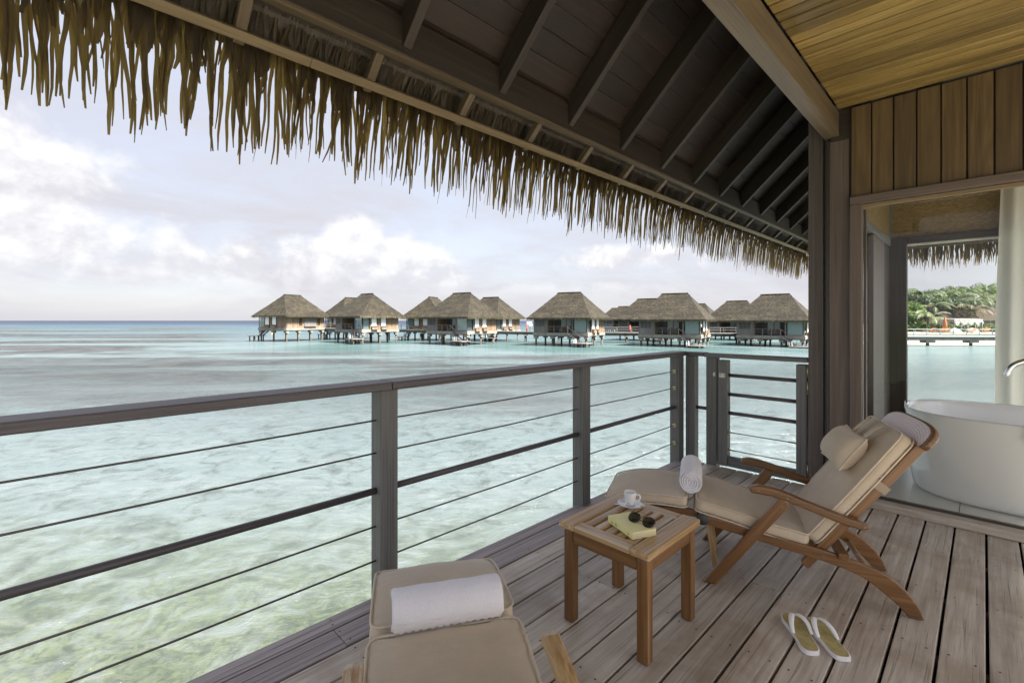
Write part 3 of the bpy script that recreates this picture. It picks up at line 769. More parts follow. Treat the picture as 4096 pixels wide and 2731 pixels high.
# ================================================================ railing and gate
def fitting(parent, p, axis, r=.018):
    b = MB(); ax = Vector(axis); p = Vector(p)
    b.tube([p, p+ax*.005], r, 14); b.tube([p+ax*.005, p+ax*.012], r*.55, 10); b.tube([p+ax*.012, p+ax*.055], .0065, 8)
    return b.obj('cable_fitting', MT['brass'], parent, None, False)
def build_railing():
    g = thing('railing', 'grey timber railing with dark wire cables along the edge of the deck', 'railing', T(1.2, 2.1, 0))
    posts = [(-.58, .095), (1.185, .095), (2.805, .095), (4.335, .10)]
    for x, w in posts:
        p = box('post', g, (x-w/2, 2.0545, -.318), (x+w/2, 2.1495, 1.010), MT['grey'], .004, 2)
    beam('top_rail', g, (-2.3, 2.10, 1.031), (1.185, 2.10, 1.031), .15, .040, MT['handrail'], bev=.006, seg=2)
    beam('top_rail', g, (1.187, 2.10, 1.031), (4.395, 2.10, 1.031), .15, .040, MT['handrail'], bev=.006, seg=2)
    for a, b in ((-2.3, -.63), (-.53, 1.137), (1.233, 2.757), (2.853, 4.284)):
        for z in (.860, .700, .340, .172):
            tube_obj('cable', g, [(a, 2.102, z), ((a+b)/2, 2.102, z-.004), (b, 2.102, z)], .0042, MT['cable'], 6)
        tube_obj('rod', g, [(a, 2.102, .515), (b, 2.102, .515)], .0165, MT['handrail'], 12)
    for z in (.860, .700, .340, .172): fitting(g, (4.284, 2.102, z), (-1, 0, 0))
    # gate
    t = thing('gate', 'grey timber gate with rods and wires between the railing corner and the villa post', 'gate', T(4.43, 1.4, 0))
    X = 4.40
    box('gate_post', t, (X, 1.955, -.2), (X+.09, 2.045, 1.008), MT['grey'], .004)
    box('gate_post', t, (X, 1.752, -.2), (X+.09, 1.845, 1.004), MT['grey'], .004)
    box('stile', t, (X+.008, 1.655, .012), (X+.088, 1.738, .985), MT['grey'], .004)
    box('stile', t, (X+.008, 1.022, .012), (X+.088, 1.100, .985), MT['grey'], .004)
    beam('top_rail', t, (X+.045, 2.175, 1.0285), (X+.045, 1.862, 1.0285), .13, .036, MT['handrail'], bev=.006, seg=2)
    beam('top_rail', t, (X+.045, 1.858, 1.0240), (X+.045, 1.012, 1.0240), .13, .036, MT['grey'], bev=.006, seg=2)
    beam('bottom_rail', t, (X+.048, 1.652, .056), (X+.048, 1.102, .056), .06, .088, MT['grey'])
    for z in (.847, .672, .500): tube_obj('rod', t, [(X+.048, 1.652, z), (X+.048, 1.102, z)], .0165, MT['handrail'], 12)
    tube_obj('rod', t, [(X+.045, 1.952, .515), (X+.045, 1.847, .515)], .0165, MT['handrail'], 12)
    for z in (.322, .160):
        tube_obj('cable', t, [(X+.048, 1.60, z), (X+.048, 1.16, z)], .0042, MT['cable'], 6)
        fitting(t, (X+.048, 1.654, z), (0, -1, 0)); b = MB(); b.tube([(X+.048, 1.10, z), (X+.048, 1.165, z)], .0075, 8); b.obj('cable_fitting', MT['brass'], t)
    l = MB(); l.box((X-.004, 1.756, .832), (X, 1.776, .868)); l.box((X-.016, 1.758, .842), (X-.004, 1.774, .858)); la = l.obj('latch', MT['steel'], t)
    l = MB(); l.box((X+.003, 1.672, .826), (X+.0075, 1.726, .866)); l.box((X-.010, 1.680, .836), (X+.003, 1.706, .856)); l.box((X-.008, 1.712, .832), (X+.003, 1.722, .860)); l.obj('bolt_plate', MT['steel'], la)
    for z in (.93, .80, .12):
        tube_obj('hinge', t, [(X-.002, 1.0135, z-.05), (X-.002, 1.0135, z+.05)], .0055, MT['brass'], 8)
build_railing()

# ================================================================ steamer chairs
def seg_normals(P):
    N = []
    for i in range(len(P)):
        a = P[max(i-1, 0)]; b = P[min(i+1, len(P)-1)]; t = (b-a).normalized(); N.append(Vector((-t.z, 0, t.x)))
    return N
def cushion(name, parent, path, th, hw, Mw, seed=1, puff=.014, crease=.004, piping_parent=None):
    """box cushion swept along a path in local X-Z; top and bottom edges are piped"""
    rr = random.Random(seed)
    P = catmull([(x, 0, z) for x, z in path], 9); N = seg_normals(P)
    L = [0]
    for a, b in zip(P[:-1], P[1:]): L.append(L[-1]+(b-a).length)
    tot = L[-1]
    # resample densely
    n = 40; Q = []; QN = []; S = []
    for k in range(n+1):
        s = tot*(.5-.5*math.cos(math.pi*k/n)) if True else tot*k/n
        i = max(j for j in range(len(L)) if L[j] <= s+1e-9); i = min(i, len(P)-2)
        f = (s-L[i])/max(1e-9, L[i+1]-L[i]); Q.append(P[i].lerp(P[i+1], f)); QN.append(N[i].lerp(N[i+1], f).normalized()); S.append(s)
    m = 44; rc = .035; ph = [rr.uniform(0, 6.3) for _ in range(8)]
    vs = []; fs = []; rows = []
    for k in range(n+1):
        s = S[k]; e = min(s, tot-s)
        w = hw-rc+math.sqrt(max(0, rc*rc-(rc-e)**2)) if e < rc else hw
        w = max(w, hw-rc)
        edge = min(1, e/.02); tk = th*(.55+.45*math.sqrt(min(1, e/.012)))
        row = []
        for j in range(m):
            a = 2*math.pi*j/m; ca, sa = math.cos(a), math.sin(a)
            y = w*math.copysign(abs(ca)**.28, ca); u = .5*math.copysign(abs(sa)**.42, sa)   # -.5..+.5
            bulge = puff*(1-(y/hw)**2)*min(1, e/.09) if u > 0 else puff*.2*(1-(y/hw)**2)
            wr = crease*math.exp(-e/.045)*math.sin(y*70+ph[0]+2*math.sin(y*23+ph[1]))*(1-abs(y/hw)**4) if u > 0 else 0
            wr += crease*.45*math.exp(-(hw-abs(y))/.05)*math.sin(s*95+ph[2]+2*math.sin(s*31+ph[3])) if u > 0 else 0
            wr += .0022*math.sin(s*9+ph[4])*math.sin(y*12+ph[5])
            h = tk*(.5+u)+th*.5*0+(bulge+wr)*(2*u if u > 0 else 2*u)
            if u < 0: h = tk*(.5+u)
            p = Q[k]+QN[k]*(h+(th-tk)*.5); row.append(len(vs)); vs.append((p.x, y, p.z))
        rows.append(row)
    for k in range(n):
        for j in range(m):
            fs.append((rows[k][j], rows[k+1][j], rows[k+1][(j+1) % m], rows[k][(j+1) % m]))
    fs.append(tuple(rows[0])); fs.append(tuple(reversed(rows[n])))
    o = obj(name, mesh_from(name, vs, fs, True, MT['fabric']), parent, Mw)
    b = MB()
    for hgt in (.93, .07):
        loop = []
        ks = list(range(0, n+1, 2))
        def pt(k, sgn, extra=1.0):
            s = S[k]; e = min(s, tot-s); w = hw-rc+math.sqrt(max(0, rc*rc-(rc-e)**2)) if e < rc else hw
            p = Q[k]+QN[k]*(th*hgt); return Vector((p.x, sgn*w*extra, p.z))
        loop = [pt(k, -1) for k in ks]+[pt(n, f) for f in (-.6, -.2, .2, .6)]+[pt(k, 1) for k in reversed(ks)]+[pt(0, f) for f in (.6, .2, -.2, -.6)]
        loop.append(loop[0]); b.tube(loop, .0042, 6, False)
    b.obj('piping', MT['piping'], o, Mw, True)
    return o
def make_chair(Mw, label, teak, seed, ps=.45):
    c = thing('steamer_chair', label, 'deck chair', Mw, 'folding steamer chairs on the deck')
    W = .235
    def pz(name, poly, th, y, m=None, bev=.006, parent=None):
        return obj(name, prism_mesh(poly, th, m or teak, bev), parent or c, Mw @ T(0, y, 0))
    arm = [(.185,.505),(.193,.521),(.225,.532),(.28,.526),(.351,.509),(.43,.481),(.50,.459),(.58,.434),(.66,.414),(.684,.402),(.680,.386),(.655,.379),(.58,.394),(.50,.419),(.43,.442),(.351,.468),(.28,.485),(.23,.488),(.197,.489)]
    rail_t = [(p.x, p.z) for p in catmull([(-.02,0,.340),(.10,0,.318),(.25,0,.288),(.36,0,.270),(.484,0,.252),(.61,0,.226),(.70,0,.200),(.763,0,.174),(.826,0,.121),(.868,0,.065),(.894,0,.001)], 4)]
    rail_b = [(p.x, p.z) for p in catmull([(.838,0,.001),(.80,0,.045),(.752,0,.086),(.682,0,.138),(.599,0,.172),(.513,0,.193),(.425,0,.209),(.34,0,.223),(.234,0,.244),(.10,0,.268),(-.02,0,.290)], 4)]
    def diag(name, a, b, hw, th, y, m=None, cut=True):
        # straight bar between two points of the side view, its grain along its length; the foot is cut level with the deck
        a = Vector((a[0], 0, a[1])); b = Vector((b[0], 0, b[1])); L = (b-a).length; ang = math.atan2((b-a).z, (b-a).x)
        ct = hw/math.tan(ang) if cut else 0
        poly = [(-ct, hw), (ct, -hw), (L-.008, -hw), (L, -hw*.55), (L, hw*.55), (L-.008, hw)]
        if not cut: poly = [(-.006, -hw*.55), (-.006, hw*.55), (.004, hw), (L-.008, hw), (L, hw*.5), (L, -hw*.5), (L-.008, -hw), (.004, -hw)]
        return obj(name, prism_mesh(poly, th, m or teak, .005), c, Mw @ T(a.x, y, a.z) @ Matrix.Rotation(-ang, 4, 'Y'))
    for sg in (-1, 1):
        y = sg*W
        a = pz('arm', arm, .046, y+sg*.012, bev=.009)
        b = MB(); 
        for (x, z) in ((.225,.508), (.352,.488), (.662,.397)): b.tube([(x, 0, z), (x, sg*.0255, z)], .006, 10)
        b.obj('bolt', MT['bolt'], a, Mw @ T(0, y+sg*.0115, 0))
        r = pz('side_rail', rail_t+rail_b, .028, y-sg*.012)
        b = MB()
        for (x, z) in ((.507,.216),): b.tube([(x, 0, z), (x, sg*.0165, z)], .0095, 12)
        b.obj('bolt', MT['bolt'], r, Mw @ T(0, y-sg*.012, 0))
        g = diag('leg', (.002, .002), (.343, .470), .0265, .030, y+sg*.018)
        b = MB(); b.tube([(.205, 0, .270), (.205, sg*.018, .270)], .0075, 10); b.tube([(.328, 0, .443), (.328, sg*.018, .443)], .0075, 10)
        b.obj('bolt', MT['bolt'], g, Mw @ T(0, y+sg*.018, 0))
        b = MB(); b.tube([(.312,0,.430),(.318,0,.452),(.335,0,.470),(.356,0,.470)], .016, 8, True, .35, (0, 1, 0)); b.obj('bracket', MT['steel'], g, Mw @ T(0, y+sg*.018, 0), True)
        diag('back_post', (.437, .150), (.905, .790), .0215, .028, y-sg*.043, cut=False); d = Vector((.405, 0, .552)).normalized()
        fl = [(-.045,.338),(-.10,.345),(-.30,.335),(-.52,.288),(-.535,.270),(-.52,.258),(-.30,.300),(-.10,.308),(-.045,.304)]
        pz('foot_rail', fl, .026, y-sg*.042)
        k = MB(); k.tube([(-.030, 0, .313), (-.030, sg*.034, .313)], .030, 16); k.obj('hinge', MT['rock'], r, Mw @ T(0, y-sg*.03, 0), True)
        diag('foot_support', (.040, .002), (-.004, .300), .015, .024, sg*.15, MT['teak_worn'], cut=False)
    for (x, z) in ((-.50,.272),(-.40,.306),(-.30,.316),(-.20,.322),(.0,.312),(.12,.292),(.24,.262),(.36,.238),(.47,.222)):
        beam('slat', c, Mw @ Vector((x, -W+.03, z)), Mw @ Vector((x, W-.03, z)), .05, .012, teak)
    d = Vector((.405, 0, .552)).normalized()
    for s in (.16, .27, .38, .49, .60, .70):
        p = Vector((.46, 0, .18))+d*s
        beam('slat', c, Mw @ (p+Vector((0, -W+.058, 0))), Mw @ (p+Vector((0, W-.058, 0))), .045, .012, teak, up=Mw.to_3x3() @ Vector((-d.z, 0, d.x)))
    tube_obj('cross_bar', c, [(.715, -W+.02, .135), (.715, W-.02, .135)], .014, MT['teak_worn'], 10, Mw)
    beam('cross_bar', c, Mw @ Vector((.585, -W-.02, .238)), Mw @ Vector((.585, W+.02, .238)), .045, .03, teak)
    # curved head board
    out = []
    for k in range(25):
        a = math.pi*k/24; out.append((-.275*math.copysign(abs(math.cos(a))**.55, math.cos(a)), .098*abs(math.sin(a))**.62))
    out = [(-.262, -.022)]+out[0:]+[(.262, -.022)]
    hb = prism_mesh([(x, z) for x, z in out], .030, MT['teak'] if teak is MT['teak'] else teak, .010, 3)
    back = Matrix.Rotation(-math.atan2(.405, .552), 4, 'Y')   # local Z -> back direction
    Mh = Mw @ T(.893, 0, .792) @ Matrix.Rotation(math.atan2(.405, .552), 4, 'Y') @ Matrix.Rotation(rad(90), 4, 'Z')
    hbo = obj('headboard', hb, c, Mh)
    inner = [(x*.93, z*.90 if z > 0 else z*.9) for x, z in out]
    obj('headboard_face', prism_mesh(inner, .004, MT['headrest'], .0015, 1), hbo, Mh @ T(0, .0165, 0))
    # cushions
    cushion('foot_cushion', c, [(-.525,.300),(-.40,.338),(-.25,.353),(-.105,.352)], .060, .228, Mw, seed, .015, .007)
    cushion('seat_cushion', c, [(-.072,.346),(.10,.316),(.26,.278),(.45,.246)], .068, .232, Mw, seed+1, .018, .009)
    cushion('back_cushion', c, [(.482,.262),(.58,.395),(.70,.56),(.868,.800)], .062, .228, Mw, seed+2, .024, .007)
    # head pillow, tied with two loops to the top of the back cushion
    dB = Vector((.576, 0, .817)); nB = Vector((-.817, 0, .576)); cen = Vector((.482, 0, .262))+dB*ps+nB*.122
    Mp = Matrix((Vector((0, 1, 0)), dB, nB)).transposed().to_4x4()
    # columns: x=width, y=up the back, z=normal
    Mp = Matrix(((0, dB.x, nB.x, cen.x), (1, dB.y, nB.y, cen.y), (0, dB.z, nB.z, cen.z), (0, 0, 0, 1)))
    n, m = 26, 18; vs = []; fs = []; hwp, hhp, tp = .168, .100, .074
    for sgn in (1, -1):
        for i in range(n+1):
            for j in range(m+1):
                u = 2*i/n-1; v_ = 2*j/m-1
                pin = 1-.10*(1-u*u)*abs(v_)**1.0*1-.0; x = u*hwp*(1-.07*(1-v_*v_)); y = v_*hhp*(1-.09*(1-u*u))
                z = sgn*tp*((1-abs(u)**2.6)*(1-abs(v_)**2.4))**.5+.002*math.sin(u*9+v_*4+seed)*(1-u*u)
                vs.append((x, y, z))
    w_ = (n+1)*(m+1)
    for sidx in (0, 1):
        for i in range(n):
            for j in range(m):
                a = sidx*w_+i*(m+1)+j; f = (a, a+m+1, a+m+2, a+1); fs.append(f if sidx == 0 else tuple(reversed(f)))
    hp = obj('head_pillow', mesh_from('pillow', vs, fs, True, MT['fabric']), c, Mw @ Mp)
    b = MB(); edge = [(i, 0) for i in range(0, n)]+[(n, j) for j in range(0, m)]+[(i, m) for i in range(n, 0, -1)]+[(0, j) for j in range(m, -1, -1)]
    b.tube([vs[i*(m+1)+j][:2]+(0,) for i, j in edge], .0042, 6, False); b.obj('piping', MT['piping'], hp, Mw @ Mp, True)
    for x in (-.085, .075):
        tp_ = [(x, .30-.095+.0, -.012), (x, .17, .004), (x, .11, -.004), (x, .07, -.02)]
        b = MB(); b.tube([(x, .195, -.032), (x+.004, .16, -.022), (x, .12, -.014), (x, .085, -.010)], .022, 10, True, .22); b.obj('pillow_loop', MT['fabric'], hp, Mw @ Mp, True)
    b = MB(); p = Vector((.482, 0, .262))+dB*.30
    b.box((-.255, -.020, -.004), (.255, .020, -.0005)); Ms = Mw @ Matrix(((0, dB.x, nB.x, p.x-.045), (1, 0, 0, 0), (0, dB.z, nB.z, p.z+.03), (0, 0, 0, 1)))
    # elastic strap round the back post
    for sg in (-1, 1):
        q = Vector((.437, 0, .150))+d*.52; pp = []
        b = MB(); nn = Vector((-d.z, 0, d.x))
        ring = [(-.028, -.018), (.040, -.018), (.040, .018), (-.028, .018)]
        vs2 = []
        for e_ in (-.02, .02):
            for (hn, yy) in ring:
                t = q+nn*hn+d*e_; vs2.append((t.x, sg*(W-.043)+yy, t.z))
        b.add(vs2, [(k, (k+1) % 4, (k+1) % 4+4, k+4) for k in range(4)])
        b.obj('elastic_strap', MT['strapband'], c, Mw)
    return c
Dv = (.40, -.9165); CH1 = Matrix(((Dv[0], -Dv[1], 0, 2.649), (Dv[1], Dv[0], 0, 1.100), (0, 0, 1, .001), (0, 0, 0, 1)))
make_chair(CH1, 'reclined teak steamer chair with tan cushions beside the small slatted table', MT['teak'], 5)
D2 = Vector((-.515, -.857)).normalized(); CH2 = Matrix(((D2.x, -D2.y, 0, .834), (D2.y, D2.x, 0, 1.110), (0, 0, 1, .001), (0, 0, 0, 1)))
make_chair(CH2, 'worn teak steamer chair with tan cushions nearest us, only its foot end in view', MT['teak_worn'], 25, .26)

# ================================================================ rolled towels
def towel(label, Mw, length, ra, rb, seed):
    t = thing('rolled_towel', label, 'towel', Mw, 'rolled white towels')
    rr = random.Random(seed); ph = [rr.uniform(0, 6.3) for _ in range(6)]
    nt, nl, nr = 72, 24, 34; vs = []; fs = []
    def rad_at(th, s):
        k = 1+.020*math.sin(2*th+ph[0])+.014*math.sin(3*th+ph[1]+s*3)+.010*math.sin(s*14+ph[2]+th*2)
        step = .05*((th/(2*math.pi)+.35) % 1.0)           # the outer end of the cloth makes a small step
        return k*(1+step-.025)
    def rim(th, s, f=1.0): return (s, ra*rad_at(th, s)*math.cos(th)*f, rb*rad_at(th, s)*math.sin(th)*f)
    def spiral(th, f):
        turns = 4.8; q = (f*turns-th/(2*math.pi)+.03*math.sin(3*th+ph[3])) % 1.0
        g = min(q, 1-q)*2; return -.022*max(0, 1-g*2.2)+.004*math.sin(th*2+ph[4])*f
    for side, s0 in ((0, -length/2), (1, length/2)):
        for i in range(nr+1):
            f = i/nr*.93
            for k in range(nt):
                th = 2*math.pi*k/nt; x, y, z = rim(th, s0, f); d = spiral(th, f)+.010*(1-f)**2*(-1)
                vs.append((x-(1 if side else -1)*(-d if False else 0)+(d if side else -d), y, z))
    off = [0, (nr+1)*nt]
    for side in (0, 1):
        o = off[side]
        for i in range(nr):
            for k in range(nt):
                a = o+i*nt+k; b = o+i*nt+(k+1) % nt; f = (a, a+nt, b+nt, b); fs.append(f if side else tuple(reversed(f)))
    ob = len(vs)
    prof = [(-length/2-.000, .93), (-length/2+.002, .975), (-length/2+.008, 1.0)]
    ss = [(s, f) for s, f in prof]+[(-length/2+.008+(length-.016)*i/nl, 1.0) for i in range(1, nl)]+[(-s, f) for s, f in reversed(prof)]
    for s, f in ss:
        for k in range(nt):
            th = 2*math.pi*k/nt; p = rim(th, s, f)
            wv = .0016*math.sin(s*60+ph[5]+th*3)
            vs.append((p[0], p[1]*(1+wv*10), p[2]*(1+wv*10)))
    for i in range(len(ss)-1):
        for k in range(nt):
            a = ob+i*nt+k; b = ob+i*nt+(k+1) % nt; fs.append((a, b, b+nt, a+nt))
    obj('roll', mesh_from('roll', vs, fs, True, MT['terry']), t, Mw)
    # loose hem along the roll
    b = MB(); n = 46
    rows = []
    for q, (th, k) in enumerate(((rad(-10), 1.02), (rad(-38), 1.035), (rad(-58), 1.08), (rad(-62), 1.085), (rad(-50), 1.0))):
        row = []
        for i in range(n+1):
            s = -length*.485+length*.97*i/n; j = 1+(.035*math.sin(i*1.9+q)+.02*rr.uniform(-1, 1))*(q in (2, 3))
            row.append((s, -ra*k*math.cos(th)*1.0*(j if q > 1 else 1), rb*k*math.sin(th)*(j if q > 1 else 1)))
        rows.append(row)
    v2 = [p for r_ in rows for p in r_]; f2 = [(i*(n+1)+j, i*(n+1)+j+1, (i+1)*(n+1)+j+1, (i+1)*(n+1)+j) for i in range(len(rows)-1) for j in range(n)]
    obj('hem', mesh_from('hem', v2, f2, True, MT['terry']), t, Mw)
    return t
# axis along local X
def axis_frame(o, ax):
    x = Vector((ax[0], ax[1], 0)).normalized(); y = Vector((-x.y, x.x, 0))
    return Matrix(((x.x, y.x, 0, o[0]), (x.y, y.y, 0, o[1]), (0, 0, 1, o[2]), (0, 0, 0, 1)))
N1 = Vector((.9165, .40)); c1 = Vector((2.42, 1.0))+N1*.235+Vector((.40, -.9165))*(-.090)
towel('white towel roll lying across the reclined chair beyond the table', axis_frame((c1.x, c1.y, .482), (N1.x, N1.y)), .35, .058, .058, 2)
N2 = Vector((-D2.y, D2.x)); c2 = Vector((.834, 1.11))+D2*(-.085)+N2*.005
towel('white towel roll lying across the chair cut off by the bottom edge', axis_frame((c2.x, c2.y, .474), (N2.x+.03, N2.y+.02)), .335, .062, .058, 9)

# ================================================================ table and the things on it
def build_table():
    t = thing('side_table', 'small square teak table with slatted top between the two chairs', 'table', T(1.866, 1.128, 0))
    x0, x1, y0, y1, zt = 1.632, 2.100, .905, 1.352, .450; m = MT['teak']; mw = MT['teak_worn']
    for x in (x0+.018, x1-.066):
        for y in (y0+.016, y1-.064):
            box('leg', t, (x, y, .002), (x+.048, y+.048, .410), m, .006, 2)
    def rl(name, a, b, w, h, mm, z): return beam(name, t, (a[0], a[1], z), (b[0], b[1], z), w, h, mm, bev=.007, seg=2)
    rl('top_rail', (x0, y0+.042), (x1, y0+.042), .084, .030, mw, zt-.015)
    rl('top_rail', (x0, y1-.042), (x1, y1-.042), .084, .030, mw, zt-.015)
    rl('top_rail', (x0+.033, y0+.0845), (x0+.033, y1-.0845), .062, .028, mw, zt-.0155)
    rl('top_rail', (x1-.033, y0+.0845), (x1-.033, y1-.0845), .062, .028, mw, zt-.0155)
    n = 5; a, b = y0+.088, y1-.088; pit = (b-a)/n
    for i in range(n):
        y = a+(i+.5)*pit; beam('slat', t, (x0+.064, y, zt-.012), (x1-.064, y, zt-.012), pit-.013, .018, mw, bev=.003)
    for yy in (y0+.030, y1-.030): rl('apron', (x0+.066, yy), (x1-.066, yy), .022, .062, m, zt-.062)
    for xx in (x0+.032, x1-.032): rl('apron', (xx, y0+.064), (xx, y1-.064), .022, .062, m, zt-.062)
build_table()
def small_things():
    sx, sy, z = 1.998, 1.206, .4505
    s = thing('saucer', 'white saucer under the coffee cup on the teak table', 'saucer', T(sx, sy, z))
    b = MB(); b.lathe([(0, .003), (.026, .003), (.030, .0055), (.050, .010), (.061, .0155), (.0615, .0175), (.050, .0125), (.030, .008), (.0, .0075)], 40); b.obj('plate', MT['porcelain'], s, T(sx, sy, z), True)
    c = thing('coffee_cup', 'small white espresso cup standing on its saucer', 'cup', T(sx, sy, z+.008))
    b = MB(); b.lathe([(0, .0005), (.020, .0005), (.0225, .003), (.0245, .012), (.0270, .030), (.0295, .060), (.0300, .0625), (.0288, .0632), (.0272, .060), (.0250, .030), (.0220, .010), (0, .006)], 40)
    b.obj('body', MT['porcelain'], c, T(sx, sy, z+.008), True)
    ang = rad(-62)
    hp = catmull([(.0265, 0, .050), (.040, 0, .052), (.047, 0, .042), (.044, 0, .028), (.034, 0, .020), (.0255, 0, .020)], 6)
    b = MB(); b.tube(hp, .0040, 8); b.obj('handle', MT['porcelain'], c, T(sx, sy, z+.008) @ Matrix.Rotation(ang, 4, 'Z'), True)
    # small printed line near the foot of the cup
    b = MB(); n = 10
    for k in range(n):
        if k in (4,): continue
        a0 = rad(-170+k*3.4); a1 = rad(-170+k*3.4+2.4); r0 = .0253
        b.add([(r0*math.cos(a0), r0*math.sin(a0), .0125), (r0*math.cos(a1), r0*math.sin(a1), .0125), ((r0+.0003)*math.cos(a1), (r0+.0003)*math.sin(a1), .0155), ((r0+.0003)*math.cos(a0), (r0+.0003)*math.sin(a0), .0155)], [(0, 1, 2, 3)])
    b.obj('print', MT['rock'], c, T(sx, sy, z+.008) @ Matrix.Rotation(rad(-12), 4, 'Z'))
    Msp = T(sx-.012, sy+.012, z+.0175) @ Matrix.Rotation(rad(-48), 4, 'Z')
    sp = thing('teaspoon', 'small steel teaspoon lying across the saucer behind the cup', 'spoon', Msp)
    b = MB(); b.tube([(-.062, -.026, .003), (-.02, -.030, .001), (.03, -.032, .002), (.052, -.033, .004)], [.0030, .0018, .0016, .0016], 8, True, .5); b.obj('handle', MT['chrome'], sp, Msp, True)
    b = MB(); b.tube([(.050, -.033, .004), (.056, -.033, .003), (.066, -.033, .002), (.076, -.033, .003), (.081, -.033, .004)], [.0018, .0065, .0092, .0065, .001], 12, True, .28); b.obj('bowl', MT['chrome'], sp, Msp, True)
    # book
    P = [Vector(p) for p in ((1.775, 1.183), (1.887, 1.142), (1.813, .970), (1.696, 1.008))]
    cen = sum(P, Vector((0, 0)))/4; yv = ((P[0]-P[3])+(P[1]-P[2])).normalized(); xv = Vector((yv.y, -yv.x))
    Mb = Matrix(((xv.x, yv.x, 0, cen.x), (xv.y, yv.y, 0, cen.y), (0, 0, 1, .4505), (0, 0, 0, 1)))
    bk = thing('book', 'closed paperback with plain yellow cover lying on the slatted table', 'book', Mb)
    hw, hl, th = .0595, .0925, .028
    obj('pages', box_mesh(2*hw-.005, 2*hl-.004, th-.003, MT['page'], 0), bk, Mb @ T(.0015, 0, th/2))
    obj('cover', box_mesh(2*hw, 2*hl, .0014, MT['cover'], 0), bk, Mb @ T(0, 0, th-.0007))
    obj('cover', box_mesh(2*hw, 2*hl, .0014, MT['cover'], 0), bk, Mb @ T(0, 0, .0007))
    obj('spine', box_mesh(.0014, 2*hl, th-.003, MT['cover'], 0), bk, Mb @ T(-hw+.0008, 0, th/2))
    b = MB(); rr = random.Random(4)
    for y0, k in ((.062, 4), (.036, 6), (-.058, 4)):
        for i in range(k):
            y = y0-.0028*i; b.box((-hw-.0004, y, .006), (-hw-.0001, y+.0009, .006+rr.uniform(.008, .014)))
    b.obj('print', MT['ink'], bk, Mb)
    # sunglasses lying folded on the book
    Ms = T(1.788, 1.036, .4790) @ Matrix.Rotation(rad(-92), 4, 'Z') @ Matrix.Rotation(rad(-48), 4, 'X')
    g = thing('sunglasses', 'round dark sunglasses folded on top of the yellow book', 'sunglasses', Ms)
    def lens_o(sg):
        pts = []
        for k in range(29):
            a = 2*math.pi*k/28; x = .0262*math.copysign(abs(math.cos(a))**.9, math.cos(a)); zz = .0225*math.copysign(abs(math.sin(a))**.9, math.sin(a))
            pts.append((sg*.0345+x, 0, .0245+zz))
        return pts
    for sg in (-1, 1):
        L = lens_o(sg); b = MB(); b.tube(L, .0021, 8, False, 1.0, (0, 1, 0)); rim = b.obj('rim', MT['black'], g, Ms, True)
        b = MB(); b.add(L[:-1], [tuple(range(28))]); b.obj('lens', MT['lens'], rim, Ms)
        tube_obj('temple', g, [(sg*.062, .002, .036), (sg*.060, .010, .035), (sg*.030, .014+.003*sg, .030), (-sg*.02, .014+.003*sg, .026), (-sg*.050, .013+.003*sg, .020)], .0016, MT['black'] if sg > 0 else MT['gold'], 6, Ms)
        tube_obj('hinge', g, [(sg*.058, 0, .036), (sg*.064, .001, .037), (sg*.064, .008, .036)], .0016, MT['gold'], 6, Ms)
    tube_obj('bridge', g, [(-.012, 0, .033), (0, 0, .037), (.012, 0, .033)], .0013, MT['gold'], 6, Ms)
    tube_obj('bridge', g, [(-.028, -.001, .0475), (0, -.001, .0465), (.028, -.001, .0475)], .0011, MT['gold'], 6, Ms)
small_things()

# ================================================================ flip-flops
def flipflop(label, cen, direction, mirror):
    yv = Vector(direction).normalized(); xv = Vector((yv.y, -yv.x))
    M = Matrix(((xv.x, yv.x, 0, cen[0]), (xv.y, yv.y, 0, cen[1]), (0, 0, 1, .002), (0, 0, 0, 1)))
    f = thing('flip_flop', label, 'flip-flop', M, 'pair of flip-flops on the deck')
    half = [(0, .128), (.020, .126), (.036, .112), (.044, .085), (.044, .05), (.039, .01), (.035, -.03), (.036, -.07), (.035, -.10), (.026, -.122), (.010, -.128)]
    pr = [(p.x, p.y) for p in catmull([(x, y, 0) for x, y in half], 4)]
    left = [(-x*(1.0), y) for x, y in reversed(pr) if x > .001]
    def bend(x, y): return (x+mirror*.010*math.sin((y+.03)*14), y)
    out = [bend(x, y) for x, y in pr+left]
    def slab(name, k, z0, z1, m, bev):
        bm = bmesh.new(); vs = [bm.verts.new((x*k, y*(1-(1-k)*.35), z0)) for x, y in out]; fc = bm.faces.new(vs)
        ex = bmesh.ops.extrude_face_region(bm, geom=[fc]); bmesh.ops.translate(bm, vec=(0, 0, z1-z0), verts=[q for q in ex['geom'] if isinstance(q, bmesh.types.BMVert)])
        es = [e for e in bm.edges if len(e.link_faces) == 2 and e.calc_face_angle(0) > rad(60)]
        if bev: bmesh.ops.bevel(bm, geom=es, offset=bev, segments=2, affect='EDGES', profile=.5)
        return obj(name, bm_to(name, bm, m), f, M)
    slab('sole', 1.0, 0, .019, MT['rubber'], .003)
    slab('insole', .88, .0188, .0202, MT['insole'], 0)
    for sg in (-1, 1):
        p = catmull([(0, .078, .024), (sg*.006, .074, .046), (sg*.022, .045, .052), (sg*.034, .010, .042), (sg*.0365, -.022, .021)], 5)
        n = len(p); b = MB(); b.tube([bend(q.x, q.y)+(q.z,) for q in p], [lerp(.006, .011, math.sin(math.pi*i/(n-1)))*1.0 for i in range(n)], 10, True, .38); b.obj('strap', MT['strap'], f, M, True)
    b = MB(); q = bend(0, .076); b.tube([(q[0], q[1], .018), (q[0], q[1], .046)], .0035, 8); b.obj('toe_post', MT['strap'], f, M, True)
flipflop('white flip-flop with straw insole, farther from the wall than its mate', (2.285, .556), (.172, .140), 1)
flipflop('white flip-flop with straw insole, nearer the bathroom wall than its mate', (2.330, .468), (.185, .125), -1)

